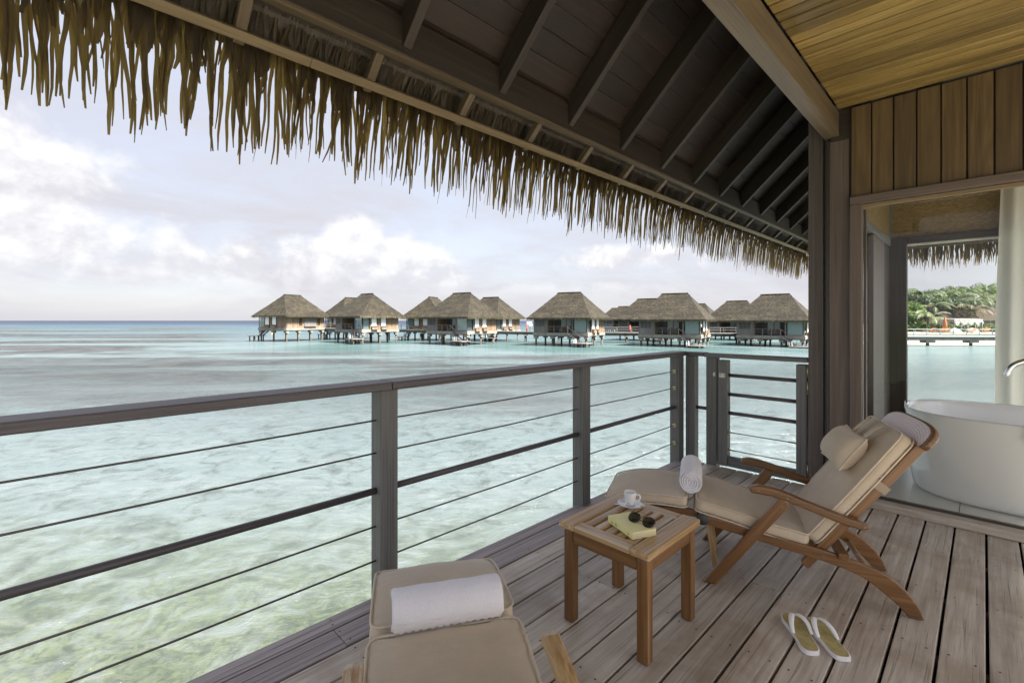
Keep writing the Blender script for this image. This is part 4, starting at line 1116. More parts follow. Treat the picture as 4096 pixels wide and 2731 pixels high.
# ================================================================ bathroom things
def superell(k, a, b, e): 
    c_, s_ = math.cos(k), math.sin(k); return (a*math.copysign(abs(c_)**(2/e), c_), b*math.copysign(abs(s_)**(2/e), s_))
def build_bath():
    cx_, cy_ = 5.06, -.27; M = T(cx_, cy_, .0505)
    t = thing('bathtub', 'white freestanding oval bathtub behind the bathroom window', 'bathtub', M)
    n = 72; b = MB(); rows = []
    prof = [(.86, .0), (.905, .006), (.928, .03), (.952, .13), (.972, .30), (.984, .45), (.990, .56), (1.0, .595), (.998, .606), (.985, .610), (.955, .609), (.940, .602), (.925, .55), (.90, .42), (.86, .28), (.80, .18), (.70, .145), (.4, .14), (.02, .138)]
    vs = []
    for f, z in prof:
        for k in range(n):
            x, y = superell(2*math.pi*k/n, .55*f, .73*f, 2.9)
            vs.append((x, y, z+(.010*(y/.73)**2*f if z > .3 else 0)))
    fs = [(i*n+k, i*n+(k+1) % n, (i+1)*n+(k+1) % n, (i+1)*n+k) for i in range(len(prof)-1) for k in range(n)]
    fs.append(tuple(reversed(range(n)))); fs.append(tuple((len(prof)-1)*n+k for k in range(n)))
    b.add(vs, fs); b.obj('tub', MT['white'], t, M, True)
    for dx in (-.016, .016):
        tube_obj('valve_handle', t, [(4.88+dx-cx_, .435-cy_, .60), (4.88+dx-cx_, .435-cy_, .66)], .012, MT['chrome'], 12, M)
    fM = T(4.98, -.62, .051)
    fc = thing('bath_faucet', 'chrome gooseneck tap arching over the bathtub', 'tap', fM)
    pts = [(4.98, -.60, 0), (4.98, -.60, .80), (4.98, -.575, .93), (4.97, -.50, 1.01), (4.96, -.38, 1.040), (4.955, -.24, 1.02), (4.95, -.15, .975), (4.945, -.112, .90)]
    P = catmull([(x-4.98, y+.62, z) for x, y, z in pts], 6); tube_obj('spout', fc, P, .019, MT['chrome'], 16, fM)
    b = MB(); b.lathe([(0, 0), (.045, 0), (.045, .012), (.02, .02), (.02, .05), (0, .05)], 24, (0, .02, 0)); b.obj('foot', MT['chrome'], fc, fM, True)
    # towel hung over the near end of the rim
    rr = random.Random(8); vs = []; fs = []; A = 14; B = 16
    path = catmull([(4.60, -.42, .30), (4.585, -.42, .50), (4.56, -.42, .655), (4.52, -.42, .672), (4.488, -.42, .655), (4.478, -.42, .56)], 3)
    for i in range(A+1):
        for p in path:
            y = -.19-.25*i/A; vs.append((p.x+.006*math.sin(i*1.3+p.z*9), y, p.z+.004*math.sin(i*.9)))
    m = len(path)
    for i in range(A):
        for j in range(m-1): fs.append((i*m+j, i*m+j+1, (i+1)*m+j+1, (i+1)*m+j))
    me = mesh_from('cloth', vs, fs, True, MT['terry']); o = obj('bath_towel', me); tag(o, 'white towel hung over the rim of the bathtub', 'towel')
    md = o.modifiers.new('thick', 'SOLIDIFY'); md.thickness = .010
    # curtain
    vs = []; fs = []; n = 150; zs = [.06, .5, 1.0, 1.5, 2.0, 2.4, 2.66, 2.73]
    for q, z in enumerate(zs):
        for i in range(n+1):
            s = i/n; squeeze = 1.0-.10*max(0, (z-1.6)/1.1)
            y = -.075-.03*(z-1.3)*(z > 1.3)-1.55*s*squeeze; amp = .028*(1-.35*(z/2.7))+.006
            x = 6.62+amp*math.sin(s*58+.8*math.sin(s*9+z*.5))+.010*math.sin(s*21+z*1.3)
            vs.append((x, y, z))
    for q in range(len(zs)-1):
        for i in range(n): a = q*(n+1)+i; fs.append((a, a+1, a+n+2, a+n+1))
    o = obj('curtain', mesh_from('curtain', vs, fs, True, MT['curtain'])); tag(o, 'long pale sheer curtain drawn aside behind the bathtub', 'curtain')
build_bath()

# ================================================================ villas across the lagoon
def villa_proto():
    """local frame: long axis X, porch on -Y, bathroom corner at +X; origin at floor level"""
    rr = random.Random(21)
    M = I4(); v = thing('overwater_villa', 'x', 'villa', M)
    A, B_, ez, rz, q = 5.6, 4.6, 2.35, 6.55, 4.25
    # roof: gently uneven thatch surface
    vs = []; fs = []
    def plane(c0, c1, r0, r1, nu, nv):
        b0 = len(vs)
        for j in range(nv+1):
            t = j/nv
            a = Vector(c0).lerp(Vector(r0), t); b = Vector(c1).lerp(Vector(r1), t)
            for i in range(nu+1):
                p = a.lerp(b, i/nu); k = .045 if 0 < i < nu else .02
                vs.append((p.x+rr.uniform(-k, k), p.y+rr.uniform(-k, k), p.z+rr.uniform(-k, k)+.05*math.sin(t*math.pi)*-1))
        for j in range(nv):
            for i in range(nu):
                a = b0+j*(nu+1)+i; fs.append((a, a+1, a+nu+2, a+nu+1))
    rp, rm = (2.05, 0, rz), (-2.05, 0, rz)
    plane((-A, -B_, ez), (A, -B_, ez), rm, rp, 26, 14); plane((A, B_, ez), (-A, B_, ez), rp, rm, 26, 14)
    plane((A, -B_, ez), (A, B_, ez), rp, rp, 20, 14); plane((-A, B_, ez), (-A, -B_, ez), rm, rm, 20, 14)
    rf = obj('roof', mesh_from('roof', vs, fs, True, MT['roof']), v)
    b = MB(); b.tube([(-2.1, 0, rz+.01), (0, 0, rz+.03), (2.1, 0, rz+.01)], .10, 8); b.obj('ridge_cap', MT['roof'], rf)
    b = MB()
    b.add([(-A+.05, -B_+.05, ez-.05), (A-.05, -B_+.05, ez-.05), (A-.05, B_-.05, ez-.05), (-A+.05, B_-.05, ez-.05)], [(0, 1, 2, 3)]); b.obj('soffit', MT['thatch_dark'], rf)
    b = MB(); P = [(-A, -B_), (A, -B_), (A, B_), (-A, B_)]
    for k in range(4):
        a = Vector(P[k]); c = Vector(P[(k+1) % 4]); L = (c-a).length; n = int(L/.09); d = (c-a)/n; o = Vector((d.y, -d.x)).normalized()
        for i in range(n):
            p = a+d*i; e = a+d*(i+1.15); w = rr.uniform(.22, .42); m_ = (p+e)/2+o*rr.uniform(-.02, .10)
            b.add([(p.x, p.y, ez+.06), (e.x, e.y, ez+.06), (m_.x+d.x*.3, m_.y+d.y*.3, ez-w), (m_.x-d.x*.3, m_.y-d.y*.3, ez-w)], [(0, 1, 2, 3)])
    o = b.obj('eave_fringe', MT['eave'], rf); o['kind'] = 'stuff'
    X, Y, T_ = 4.7, 3.7, .08
    # floor slab, ring beams, piles
    box('floor_slab', v, (-X-.12, -Y-.12, -.46), (X+.12, Y+.12, -.002), MT['concrete'], 0)
    for y in (-3.4, 0, 3.4): box('floor_beam', v, (-X-.1, y-.2, -.62), (X+.1, y+.2, -.462), MT['concrete'], 0)
    for x in (-4.4, -1.4, 1.6, 4.4):
        for y in (-3.4, 0, 3.4):
            b = MB(); b.tube([(x, y, -4.6), (x, y, -.95)], .155, 10); p = b.obj('pile', MT['pile'], v, None, True)
            b = MB(); b.box((x-.30, y-.30, -.97), (x+.30, y+.30, -.622)); b.obj('pile_cap', MT['concrete'], p)
    # walls
    def wall(name, lo, hi, m=MT['vwall']): return box(name, v, lo, hi, m, 0)
    wb = wall('back_wall', (-X, Y-T_, 0), (X, Y, ez-.052))
    box('window_shutter', wb, (-2.3, Y+.001, .35), (.5, Y+.10, 1.95), MT['vgrey'], 0); box('window_ledge', wb, (-2.4, Y+.001, .20), (.6, Y+.35, .345), MT['vgrey'], 0)
    for x in (-3.2, 1.4): box('window_slats', wb, (x-.35, Y+.001, .5), (x+.35, Y+.05, 1.9), MT['dark'], 0)
    for x in (-X+.05, -3.9, -2.6, .8, 2.1, 3.3, X-.05): box('wall_batten', wb, (x-.04, Y+.101 if -2.4 < x < .6 else Y+.001, 0), (x+.04, Y+.13 if -2.4 < x < .6 else Y+.03, ez-.06), MT['vgrey'], 0)
    wl = wall('side_wall', (-X, -Y, 0), (-X+T_, Y-T_-.002, ez-.052), MT['vgrey'])
    we = wall('side_wall', (X-T_, -Y+1.5, 0), (X, Y-T_-.002, ez-.052))
    for y in (-1.35, .55):
        s = box('window', we, (X+.001, y-.62, .18), (X+.05, y+.62, 2.20), MT['dark'], 0)
        box('roller_shade', s, (X+.052, y-.52, .62), (X+.075, y+.45, 2.18), MT['shade'], 0)
        box('window_box', s, (X+.052, y-.60, .0), (X+.42, y+.60, .40), MT['vwall'], 0)
    for y in (-2.15, -.35, 1.5, 2.4, 3.2): box('wall_batten', we, (X+.001, y-.06, 0), (X+.04, y+.06, ez-.06), MT['vgrey'], 0)
    # front: cabin with three windows, open porch, glazed bathroom
    wc = wall('front_wall', (-X, -Y, 0), (-2.25, -Y+T_, ez-.052), MT['vgrey'])
    for x in (-4.15, -3.55, -2.95):
        f = box('window', wc, (x-.27, -Y-.04, 1.0), (x+.27, -Y-.001, 2.15), MT['post'], 0); box('pane', f, (x-.21, -Y-.055, 1.06), (x+.21, -Y-.042, 2.09), MT['rock'], 0)
    wp = wall('porch_wall', (-2.25, -1.55, 0), (2.15, -1.55+T_, ez-.052), MT['vgrey'])
    for x0, x1, m in ((-1.95, -.85, MT['rock']), (-.70, .15, MT['vcurtain']), (.25, 1.05, MT['vcurtain']), (1.15, 1.75, MT['dark'])):
        f = box('window', wp, (x0, -1.60, .05), (x1, -1.552, 2.15), m, 0); box('frame', f, (x1, -1.63, .02), (x1+.08, -1.553, 2.2), MT['dark'], 0)
    wall('porch_side', (-2.25, -Y+T_+.002, 0), (-2.17, -1.557, ez-.052)); wall('porch_side', (2.08, -Y+.002, 0), (2.15, -1.557, ez-.052), MT['vgrey'])
    g = wall('bathroom_front', (2.152, -Y, 0), (X, -Y+.05, .12), MT['vgrey'])
    box('curtain', g, (2.45, -Y+.18, .13), (4.40, -Y+.20, 2.25), MT['vcurtain'], 0); box('pane', g, (2.2, -Y+.01, .122), (X-.1, -Y+.03, 2.25), MT['vglass'], 0)
    box('frame', g, (2.152, -Y-.02, .122), (2.26, -Y+.045, 2.27), MT['vgrey'], 0); box('frame', g, (X-.10, -Y-.02, .122), (X, -Y+.045, 2.27), MT['vgrey'], 0)
    g2 = wall('bathroom_side', (X-.05, -Y+.052, 0), (X, -Y+1.495, .12), MT['vgrey'])
    box('curtain', g2, (X-.20, -Y+.35, .13), (X-.18, -Y+1.4, 2.25), MT['vcurtain'], 0); box('pane', g2, (X-.03, -Y+.06, .122), (X-.01, -Y+1.49, 2.25), MT['vglass'], 0)
    # porch railing, chairs on the porch, stairs and landing stage
    pr = beam('porch_rail', v, (-2.2, -Y-.08, 1.02), (1.55, -Y-.08, 1.02), .12, .06, MT['vgrey'])
    for x in (-2.15, -.95, .3, 1.5): box('post', pr, (x-.05, -Y-.13, -.05), (x+.05, -Y-.03, .988), MT['vgrey'], 0)
    for z in (.72, .42): beam('rail', pr, (-2.1, -Y-.08, z), (1.45, -Y-.08, z), .035, .035, MT['vgrey'])
    for x in (-.2, .8):
        b = MB(); b.box((x-.25, -2.9, .25), (x+.25, -2.1, .36)); b.bar((x, -2.15, .3), (x, -1.8, 1.0), .5, .08); b.box((x-.25, -2.85, 0), (x-.2, -2.8, .25)); b.box((x+.2, -2.85, 0), (x+.25, -2.8, .25)); b.bar((x-.27, -2.8, .55), (x-.27, -2.1, .5), .05, .05); b.bar((x+.27, -2.8, .55), (x+.27, -2.1, .5), .05, .05)
        b.obj('porch_chair', MT['vwall'], v)
    stg = MB()
    for i in range(7):
        t = i/6; x = lerp(1.95, 3.6, t); y = -Y-.45; z = lerp(-.1, -1.35, t); stg.box((x-.14, y-.45, z-.05), (x+.14, y+.45, z))
    for y in (-Y-.92, -Y): stg.bar((1.8, y, -.1), (3.75, y, -1.5), .06, .22)
    sr = stg.obj('stairs', MT['vgrey'], v)
    b = MB(); b.bar((1.75, -Y-.92, .95), (3.85, -Y-.92, -.45), .05, .06); b.bar((3.85, -Y-.92, -1.5), (3.85, -Y-.92, -.42), .06, .06); b.bar((1.75, -Y-.92, -.1), (1.75, -Y-.92, .97), .06, .06); b.obj('handrail', MT['vgrey'], sr)
    b = MB(); b.box((3.0, -Y-2.2, -1.62), (5.5, -Y-.02, -1.50)); pf = b.obj('landing_stage', MT['vgrey'], v)
    for x in (3.3, 4.3, 5.2):
        for y in (-Y-1.9, -Y-.5):
            b = MB(); b.tube([(x, y, -4.5), (x, y, -1.622)], .11, 8); b.obj('pile', MT['pile'], pf)
    b = MB()
    for y in (-Y-1.4, -Y-1.0): b.tube([(3.0, y, -2.7), (2.95, y, -.95), (3.25, y, -.85), (3.3, y, -1.5)], .03, 6)
    for z in (-2.4, -2.1, -1.8): b.bar((2.98, -Y-1.4, z), (2.98, -Y-1.0, z), .05, .05)
    b.obj('ladder', MT['shade'], pf)
    return v
def place_villas():
    # (u-bearing tan, forward distance of the nearest eave corner, bearing angle, eave height, seen from the porch side?, label)
    K = lambda u: (u-1176)/1072
    front = [
        (657, 87.3, 23, 2.28, False, 'thatched water villa farthest left, its sunlit plank back and two white shades showing'),
        (827, 79.8, 42, 2.10, True, 'second thatched water villa from the left, hip end with two white shades toward us'),
        (1074, 74.3, 37, 1.93, True, 'third front-row thatched water villa from the left, just left of the open gap of sea'),
        (1357, 70.6, 31, 1.76, True, 'fourth front-row thatched water villa from the left, standing right of the open gap of sea'),
        (1621, 68.8, 33, 1.50, True, 'thatched water villa with porch chairs directly above the railing corner'),
        (1862, 68.3, 41, 1.37, True, 'thatched water villa farthest right, half hidden by the timber post')]
    back = [
        (784, 97, 40, 2.2, False, 'thatched villa mostly hidden between the two leftmost water villas'),
        (1016, 91, 16, 2.0, False, 'thatched villa behind, showing its planks between the second and third front villas'),
        (1142, 89, 38, 1.9, True, 'thatched villa whose roof sticks out right of the third front villa'),
        (1530, 89, 38, 1.6, True, 'thatched villa peeping out left of the villa with porch chairs'),
        (1462, 140, 36, 1.6, True, 'small distant thatched villa with the taller of two tiny peaks'),
        (1440, 160, 36, 1.6, True, 'tiniest distant thatched villa, leftmost of the far peaks'),
        (1640, 112, 40, 1.4, True, 'thatched villa peeping out right of the villa with porch chairs'),
        (1742, 92, 44, 1.3, True, 'thatched villa with a pointed roof just left of the half hidden villa'),
        (1752, 135, 44, 1.3, True, 'tiny distant thatched peak left of the half hidden villa')]
    proto = villa_proto(); first = True
    for grp, rows in (('water villas in the front row', front), ('water villas in the back row', back)):
        for u, D, th, ez, porch, lab in rows:
            t = rad(th); rd = lambda r, d: Vector((d*cA+r*sA, d*sA-r*cA))
            F = rd(K(u)*D, D)
            if porch: xv, yv = rd(math.cos(t), -math.sin(t)), rd(math.sin(t), math.cos(t)); o = F-xv*5.6+yv*4.6
            else: xv, yv = rd(-math.sin(t), -math.cos(t)), rd(math.cos(t), -math.sin(t)); o = F-xv*5.6-yv*4.6
            M = Matrix(((xv.x, yv.x, 0, o.x), (xv.y, yv.y, 0, o.y), (0, 0, 1, ez-2.35), (0, 0, 0, 1)))
            if first: v = proto; v.matrix_basis = M; first = False
            else: v = copy_tree(proto, M)
            tag(v, lab, 'villa', grp)
place_villas()

def build_walkway():
    K = lambda u: (u-1176)/1072
    pts = [(705, 99, -.2), (930, 94.5, -.45), (1170, 90, -.75), (1400, 87, -.9), (1640, 84, -.95), (1860, 82, -1.0)]
    P = [fr(K(u)*D, D, z) for u, D, z in pts]
    w = thing('boardwalk', 'long weathered boardwalk on piles linking the far villas', 'boardwalk', T(P[2].x, P[2].y, 0))
    for a, b in zip(P[:-1], P[1:]):
        e = (b-a).normalized()*.01
        beam('walk_deck', w, a+e, b-e, 2.0, .16, MT['vgrey']); beam('walk_beam', w, a+e-Vector((0, 0, .31)), b-e-Vector((0, 0, .31)), .9, .45, MT['concrete'])
        L = (b-a).length; n = int(L/2.4); side = Vector((-(b-a).y, (b-a).x, 0)).normalized()
        for s in (-.92, .92):
            r_ = beam('handrail', w, a+side*s+Vector((0, 0, 1.03)), b+side*s+Vector((0, 0, 1.03)), .08, .07, MT['vgrey'])
            beam('handrail', w, a+side*s+Vector((0, 0, .60)), b+side*s+Vector((0, 0, .60)), .05, .05, MT['vgrey'])
            for i in range(n):
                p = a.lerp(b, (i+.5)/n)+side*s; obj('post', box_mesh(.09, .09, 1.0, MT['vgrey'], 0), w, T(p.x, p.y, p.z+.5))
        m = max(1, int(L/6))
        for i in range(m):
            p = a.lerp(b, (i+.5)/m)
            for s in (-.55, .55):
                q = p+side*s; bb = MB(); bb.tube([(q.x, q.y, -4.6), (q.x, q.y, p.z-.70)], .15, 8); bb.obj('pile', MT['pile'], w, None, True)
            obj('pile_cap', box_mesh(.6, 1.9, .22, MT['concrete'], 0), w, frame_from(p-(b-a).normalized()*.3-Vector((0, 0, .645)), p+(b-a).normalized()*.3-Vector((0, 0, .645))))
    # red hydrant posts on the walk
    for u, D, z, lab in ((1210, 88.6, -.70, 'small red fire post on the boardwalk in the open gap of sea'), (1447, 86.2, -.84, 'small red fire post on the boardwalk left of the villa with porch chairs')):
        p = fr(K(u)*D, D, z); M = T(p); t = thing('fire_post', lab, 'fire post', M, 'red fire posts on the boardwalk')
        b = MB(); b.tube([(0, 0, 0), (0, 0, 1.1)], .11, 10); b.obj('body', MT['red'], t, M, True); b = MB(); b.lathe([(.15, 1.1), (.15, 1.2), (.08, 1.3), (0, 1.32)], 12); b.obj('cap', MT['red'], t, M, True)
build_walkway()

def build_boat_buoys():
    K = lambda u: (u-1176)/1072
    D = 330; p = fr(K(1216)*D, D, SEA-.2); M = T(p) @ Matrix.Rotation(rad(25), 4, 'Z')
    t = thing('motor_boat', 'white motor boat on the horizon in the gap between the villas', 'boat', M)
    b = MB(); L = [(-5, -1.5), (3, -1.5), (6, 0), (3, 1.5), (-5, 1.5)]
    vs = [(x*.85, y*.7, 0) for x, y in L]+[(x, y, 1.6) for x, y in L]; b.add(vs, [(0, 1, 6, 5), (1, 2, 7, 6), (2, 3, 8, 7), (3, 4, 9, 8), (4, 0, 5, 9), (5, 6, 7, 8, 9)]); b.obj('hull', MT['hull'], t, M)
    b = MB(); b.box((-2.5, -1.1, 1.6), (2, 1.1, 3.3)); b.box((-3.2, -1.3, 3.3), (2.4, 1.3, 3.5)); c = b.obj('cabin', MT['hull'], t, M)
    b = MB(); b.box((-2.2, -1.12, 2.2), (1.7, 1.12, 2.9)); b.obj('cabin_window', MT['rock'], c, M)
    for (u, v, lab, m) in ((685, 769, 'orange mooring buoy floating on the grey reef left of the villas', MT['buoy']), (1090, 762, 'pale buoy floating beside the leftmost villa', MT['buoy'])):
        if u == 1090: u, v = 625, 768
        D = 1072*4.05/(v-736); p = fr(K(u)*D, D, SEA); M = T(p); t = thing('buoy', lab, 'buoy', M)
        b = MB(); b.lathe([(0, -.3), (.28, -.2), (.42, .05), (.36, .32), (.15, .5), (.05, .52), (.05, .62), (0, .63)], 14); b.obj('float', m, t, M, True)
        b = MB(); b.tube([(0, 0, .6), (0, 0, .78)], .07, 8); b.obj('ring', MT['shade'], t, M)
build_boat_buoys()

# ================================================================ island seen through the bathroom
def build_island():
    K = lambda u: (u-1176)/1072
    def zat(v, D): return 1.35-(v-736)/1072*D
    def S(x, y): return ((3600+x/4.48)*.57422, (1050+y/4.48)*.57422)
    def at(x, D): return K(S(x, 0)[0])*D
    # sand
    b = MB(); n = 40; rows = []
    for (d0, z) in ((76.5, SEA-.5), (78.5, SEA+.02), (84, -1.75), (88, -1.28), (100, -1.2), (260, -1.0)):
        rows.append([fr(lerp(.69, 2.6, i/n)*d0, d0+1.2*math.sin(i*.7)*(d0 < 80), z+.03*math.sin(i*1.3)) for i in range(n+1)])
    vs = [p for r in rows for p in r]; fs = [(i*(n+1)+j, i*(n+1)+j+1, (i+1)*(n+1)+j+1, (i+1)*(n+1)+j) for i in range(len(rows)-1) for j in range(n)]
    b.add(vs, fs); tag(b.obj('beach', MT['sand']), kind='structure')
    rr = random.Random(31)
    # jetty
    D = 75.; zt = zat(771, D); a = fr(.70*D, D, zt); c = fr(1.9*D, D+1, zt-.25)
    j = thing('jetty', 'grey jetty on T-headed piles running along the island beach', 'jetty', T(a.x, a.y, 0))
    beam('jetty_deck', j, a, c, 2.2, .22, MT['bluegrey']); beam('jetty_beam', j, a-Vector((0, 0, .41)), c-Vector((0, 0, .41)), 1.2, .58, MT['concrete'])
    e = (c-a).normalized(); L = (c-a).length; side = Vector((-e.y, e.x, 0))
    s = 66.9-.70*D
    while s < L-1:
        p = a+e*s; bb = MB(); bb.tube([(p.x, p.y, -4.6), (p.x, p.y, p.z-1.08)], .22, 10); q = bb.obj('pile', MT['pile'], j, None, True)
        obj('pile_cap', box_mesh(1.5, 1.3, .38, MT['concrete'], 0), q, frame_from(p-e*.75-Vector((0, 0, .905)), p+e*.75-Vector((0, 0, .905)))); s += 7.05
    for sd in (-1.05, 1.05):
        beam('handrail', j, a+side*sd+Vector((0, 0, 1.1)), c+side*sd+Vector((0, 0, 1.1)), .06, .06, MT['bluegrey'])
        s = .6
        while s < L:
            p = a+e*s+side*sd; obj('post', box_mesh(.08, .08, 1.0, MT['bluegrey'], 0), j, T(p.x, p.y, p.z+.60)); s += 2.12
    # paved terrace behind it
    b = MB(); b.box((-.7, 0, -.25), (34, 11, 0)); t0 = fr(.72*86, 86.5, -.98)
    Mt = Matrix(((sA, cA, 0, t0.x), (-cA, sA, 0, t0.y), (0, 0, 1, t0.z), (0, 0, 0, 1))); tag(b.obj('pavement', MT['plaster'], None, Mt), kind='structure')
    # loungers
    spots = [(505, 92, 'orange sun lounger at the left end of the terrace row'), (640, 89, 'orange sun lounger left of the folded parasol, lower of the pair'), (695, 91, 'orange sun lounger just left of the folded parasol'), (795, 90, 'orange sun lounger under the folded parasol'), (845, 91, 'orange sun lounger right of the folded parasol'),
             (1165, 92, 'orange sun lounger under the left half of the draped gazebo'), (1215, 91, 'orange sun lounger under the middle of the draped gazebo'), (1300, 88, 'orange sun lounger in front of the draped gazebo'), (1430, 93, 'orange sun lounger under the right end of the gazebo'), (1535, 92, 'orange sun lounger right of the gazebo by the curtain')]
    proto = None
    for (x, d, lab) in spots:
        p = fr(at(x, d), d, -.975); M = Matrix(((sA, cA, 0, p.x), (-cA, sA, 0, p.y), (0, 0, 1, p.z), (0, 0, 0, 1))) @ Matrix.Rotation(rad(rr.uniform(-14, 30)), 4, 'Z')
        if proto is None:
            proto = t = thing('sun_lounger', lab, 'sun lounger', M, 'orange sun loungers on the island terrace')
            b = MB(); b.box((-1.1, -.33, .30), (.35, .33, .42)); b.obj('mattress', MT['orange'], t, M)
            b = MB(); b.bar((.32, 0, .36), (.95, 0, .86), .66, .12); b.obj('backrest', MT['orange'], t, M)
            for sx in (-.95, .6):
                for sy in (-.28, .28):
                    b = MB(); b.box((sx-.03, sy-.03, 0), (sx+.03, sy+.03, .30)); b.obj('leg', MT['vwall'], t, M)
        else: t = copy_tree(proto, M); t['label'] = lab
    # folded parasol
    d = 88.5; p = fr(at(803, d), d, -.98); M = T(p); t = thing('parasol', 'folded orange parasol standing between the loungers', 'parasol', M)
    tube_obj('pole', t, [(0, 0, 0), (0, 0, 3.1)], .04, MT['vwall'], 8, M); b = MB(); b.lathe([(.05, 3.05), (.16, 2.7), (.30, 1.9), (.38, 1.1), (.30, .95), (.06, 1.0)], 14); b.obj('canopy', MT['orange'], t, M, True)
    b = MB(); b.lathe([(0, 0), (.35, 0), (.35, .12), (0, .14)], 14); b.obj('foot', MT['concrete'], t, M)
    d = 93; p = fr(at(573, d), d, -.98); M = T(p); t = thing('lamp_post', 'slim dark garden torch left of the folded parasol', 'lamp post', M)
    tube_obj('pole', t, [(0, 0, 0), (0, 0, 2.6)], .05, MT['dark'], 8, M); b = MB(); b.lathe([(.05, 2.5), (.14, 2.7), (.10, 3.0), (0, 3.02)], 10); b.obj('head', MT['orange'], t, M)
    # draped gazebo
    d = 90; g0 = fr(at(975, d), d, -.98); g1 = fr(at(1475, d), d, -.98); M = T(g0); t = thing('gazebo', 'gazebo draped in white cloth at the end of the terrace', 'gazebo', M)
    ex = (g1-g0).normalized(); ey = Vector((-ex.y, ex.x, 0)); LL = (g1-g0).length
    for i in range(5):
        for k in (0, 3.0):
            p = g0+ex*(LL*i/4)+ey*k; tube_obj('post', t, [p, p+Vector((0, 0, 2.5))], .05, MT['bluegrey'], 8)
    for side_, k in (('front', 0), ('rear', 3.0)):
        vs = []; n = 60
        for i in range(n+1):
            s = i/n; p = g0+ex*LL*s+ey*(k-.15)
            for q in range(5):
                drop = (.42+.75*abs(math.sin(s*math.pi*4+.6))**1.6+.25*math.sin(s*61)**2)*q/4
                o = ey*(.12*math.sin(i*1.7+q))
                vs.append(p+o+Vector((0, 0, 2.62-drop+.06*math.sin(i*2.3))))
        fs = [(i*5+q, (i+1)*5+q, (i+1)*5+q+1, i*5+q+1) for i in range(n) for q in range(4)]
        obj('drape', mesh_from('drape', vs, fs, True, MT['drape']), t)
    b = MB(); q = [g0-ey*.1+Vector((0, 0, 2.64)), g1-ey*.1+Vector((0, 0, 2.64)), g1+ey*3.1+Vector((0, 0, 2.7)), g0+ey*3.1+Vector((0, 0, 2.7))]; b.add(q, [(0, 1, 2, 3)]); b.obj('roof_cloth', MT['drape'], t)
    # low tent cloths on the terrace
    for x, d, lab in ((985, 87.5, 'small pale canvas heap on the terrace left of the gazebo'), (1300, 89.5, 'small pale canvas heap on the terrace under the gazebo')):
        p = fr(at(x, d), d, -.98); M = T(p); t = thing('beanbag', lab, 'beanbag', M); b = MB(); b.lathe([(0, 0), (.9, .0), (.95, .2), (.6, .6), (.2, .85), (0, .88)], 14); b.obj('body', MT['shade'], t, M, True)
    # restaurant
    d = 100; p0 = fr(at(840, d), d, -1.15); p1 = fr(at(1900, d), d, -1.15); t = thing('restaurant', 'low building with brown tiled roof behind the gazebo', 'building', T(p0))
    L = (p1-p0).length; Mx = Matrix(((sA, cA, 0, p0.x), (-cA, sA, 0, p0.y), (0, 0, 1, p0.z), (0, 0, 0, 1)))
    obj('wall', box_mesh(L, 7, 3.2, MT['plaster'], 0), t, Mx @ T(L/2, 4.5, 1.6))
    for i in range(9):
        b = MB(); b.box((.6+L*i/9, .94, .6), (1.8+L*i/9, .99, 2.5)); b.obj('window', MT['rock'], t, Mx)
    vs = []; fs = []; n = 13
    for i in range(n):
        za = lerp(3.1, 6.0, i/n); ya = lerp(0, 4.5, i/n); zb_ = lerp(3.1, 6.0, (i+1)/n); yb = lerp(0, 4.5, (i+1)/n)
        b0 = len(vs); vs += [(-1, ya, za), (L+1, ya, za), (L+1, yb, zb_-.10), (-1, yb, zb_-.10)]; fs.append((b0, b0+1, b0+2, b0+3))
    b0 = len(vs); vs += [(-1, 4.5, 6), (L+1, 4.5, 6), (L+1, 9, 3.1), (-1, 9, 3.1)]; fs.append((b0, b0+1, b0+2, b0+3))
    obj('roof', mesh_from('roof', vs, fs, False, MT['tilebrown']), t, Mx)
    # plants
    def palm_crown(rr, nf, Lf, m, droop=1.0):
        vs = []; fs = []
        for k in range(nf):
            az = 2*math.pi*k/nf+rr.uniform(-.25, .25); up = rr.uniform(.05, 1.15); L = Lf*rr.uniform(.75, 1.1)
            dx, dy = math.cos(az), math.sin(az); p = Vector((0, 0, 0)); ang = up; prev = None; n = 12
            for i in range(n):
                st = L/n; ang -= droop*(.07+.16*i/n); q = p+Vector((dx*math.cos(ang), dy*math.cos(ang), math.sin(ang)))*st
                sd = Vector((-dy, dx, 0)); wl = Lf*.17*math.sin(math.pi*min(1, (i+1.6)/(n+1)))**.7
                b0 = len(vs); w = .035*(1-i/n)+.01
                vs += [p+sd*w, p-sd*w, q-sd*w, q+sd*w]; fs.append((b0, b0+1, b0+2, b0+3))
                for s_ in (-1, 1):
                    for h in (.2, .7):
                        c0 = p.lerp(q, h); tip = c0+sd*s_*wl*rr.uniform(.75, 1.05)+(q-p)*1.1+Vector((0, 0, -wl*rr.uniform(.25, .75)))
                        b0 = len(vs); e_ = (q-p)*.30; vs += [c0-e_, c0+e_, tip]; fs.append((b0, b0+1, b0+2))
                p = q
        return mesh_from('crown', vs, fs, False, m)
    crowns = [palm_crown(rr, 17, 5.0, MT['palm']), palm_crown(rr, 18, 5.0, MT['palm_pale'], .9), palm_crown(rr, 17, 4.8, MT['palm'], 1.2)]
    dry = palm_crown(rr, 18, 4.2, MT['palm_dry'], 1.0)
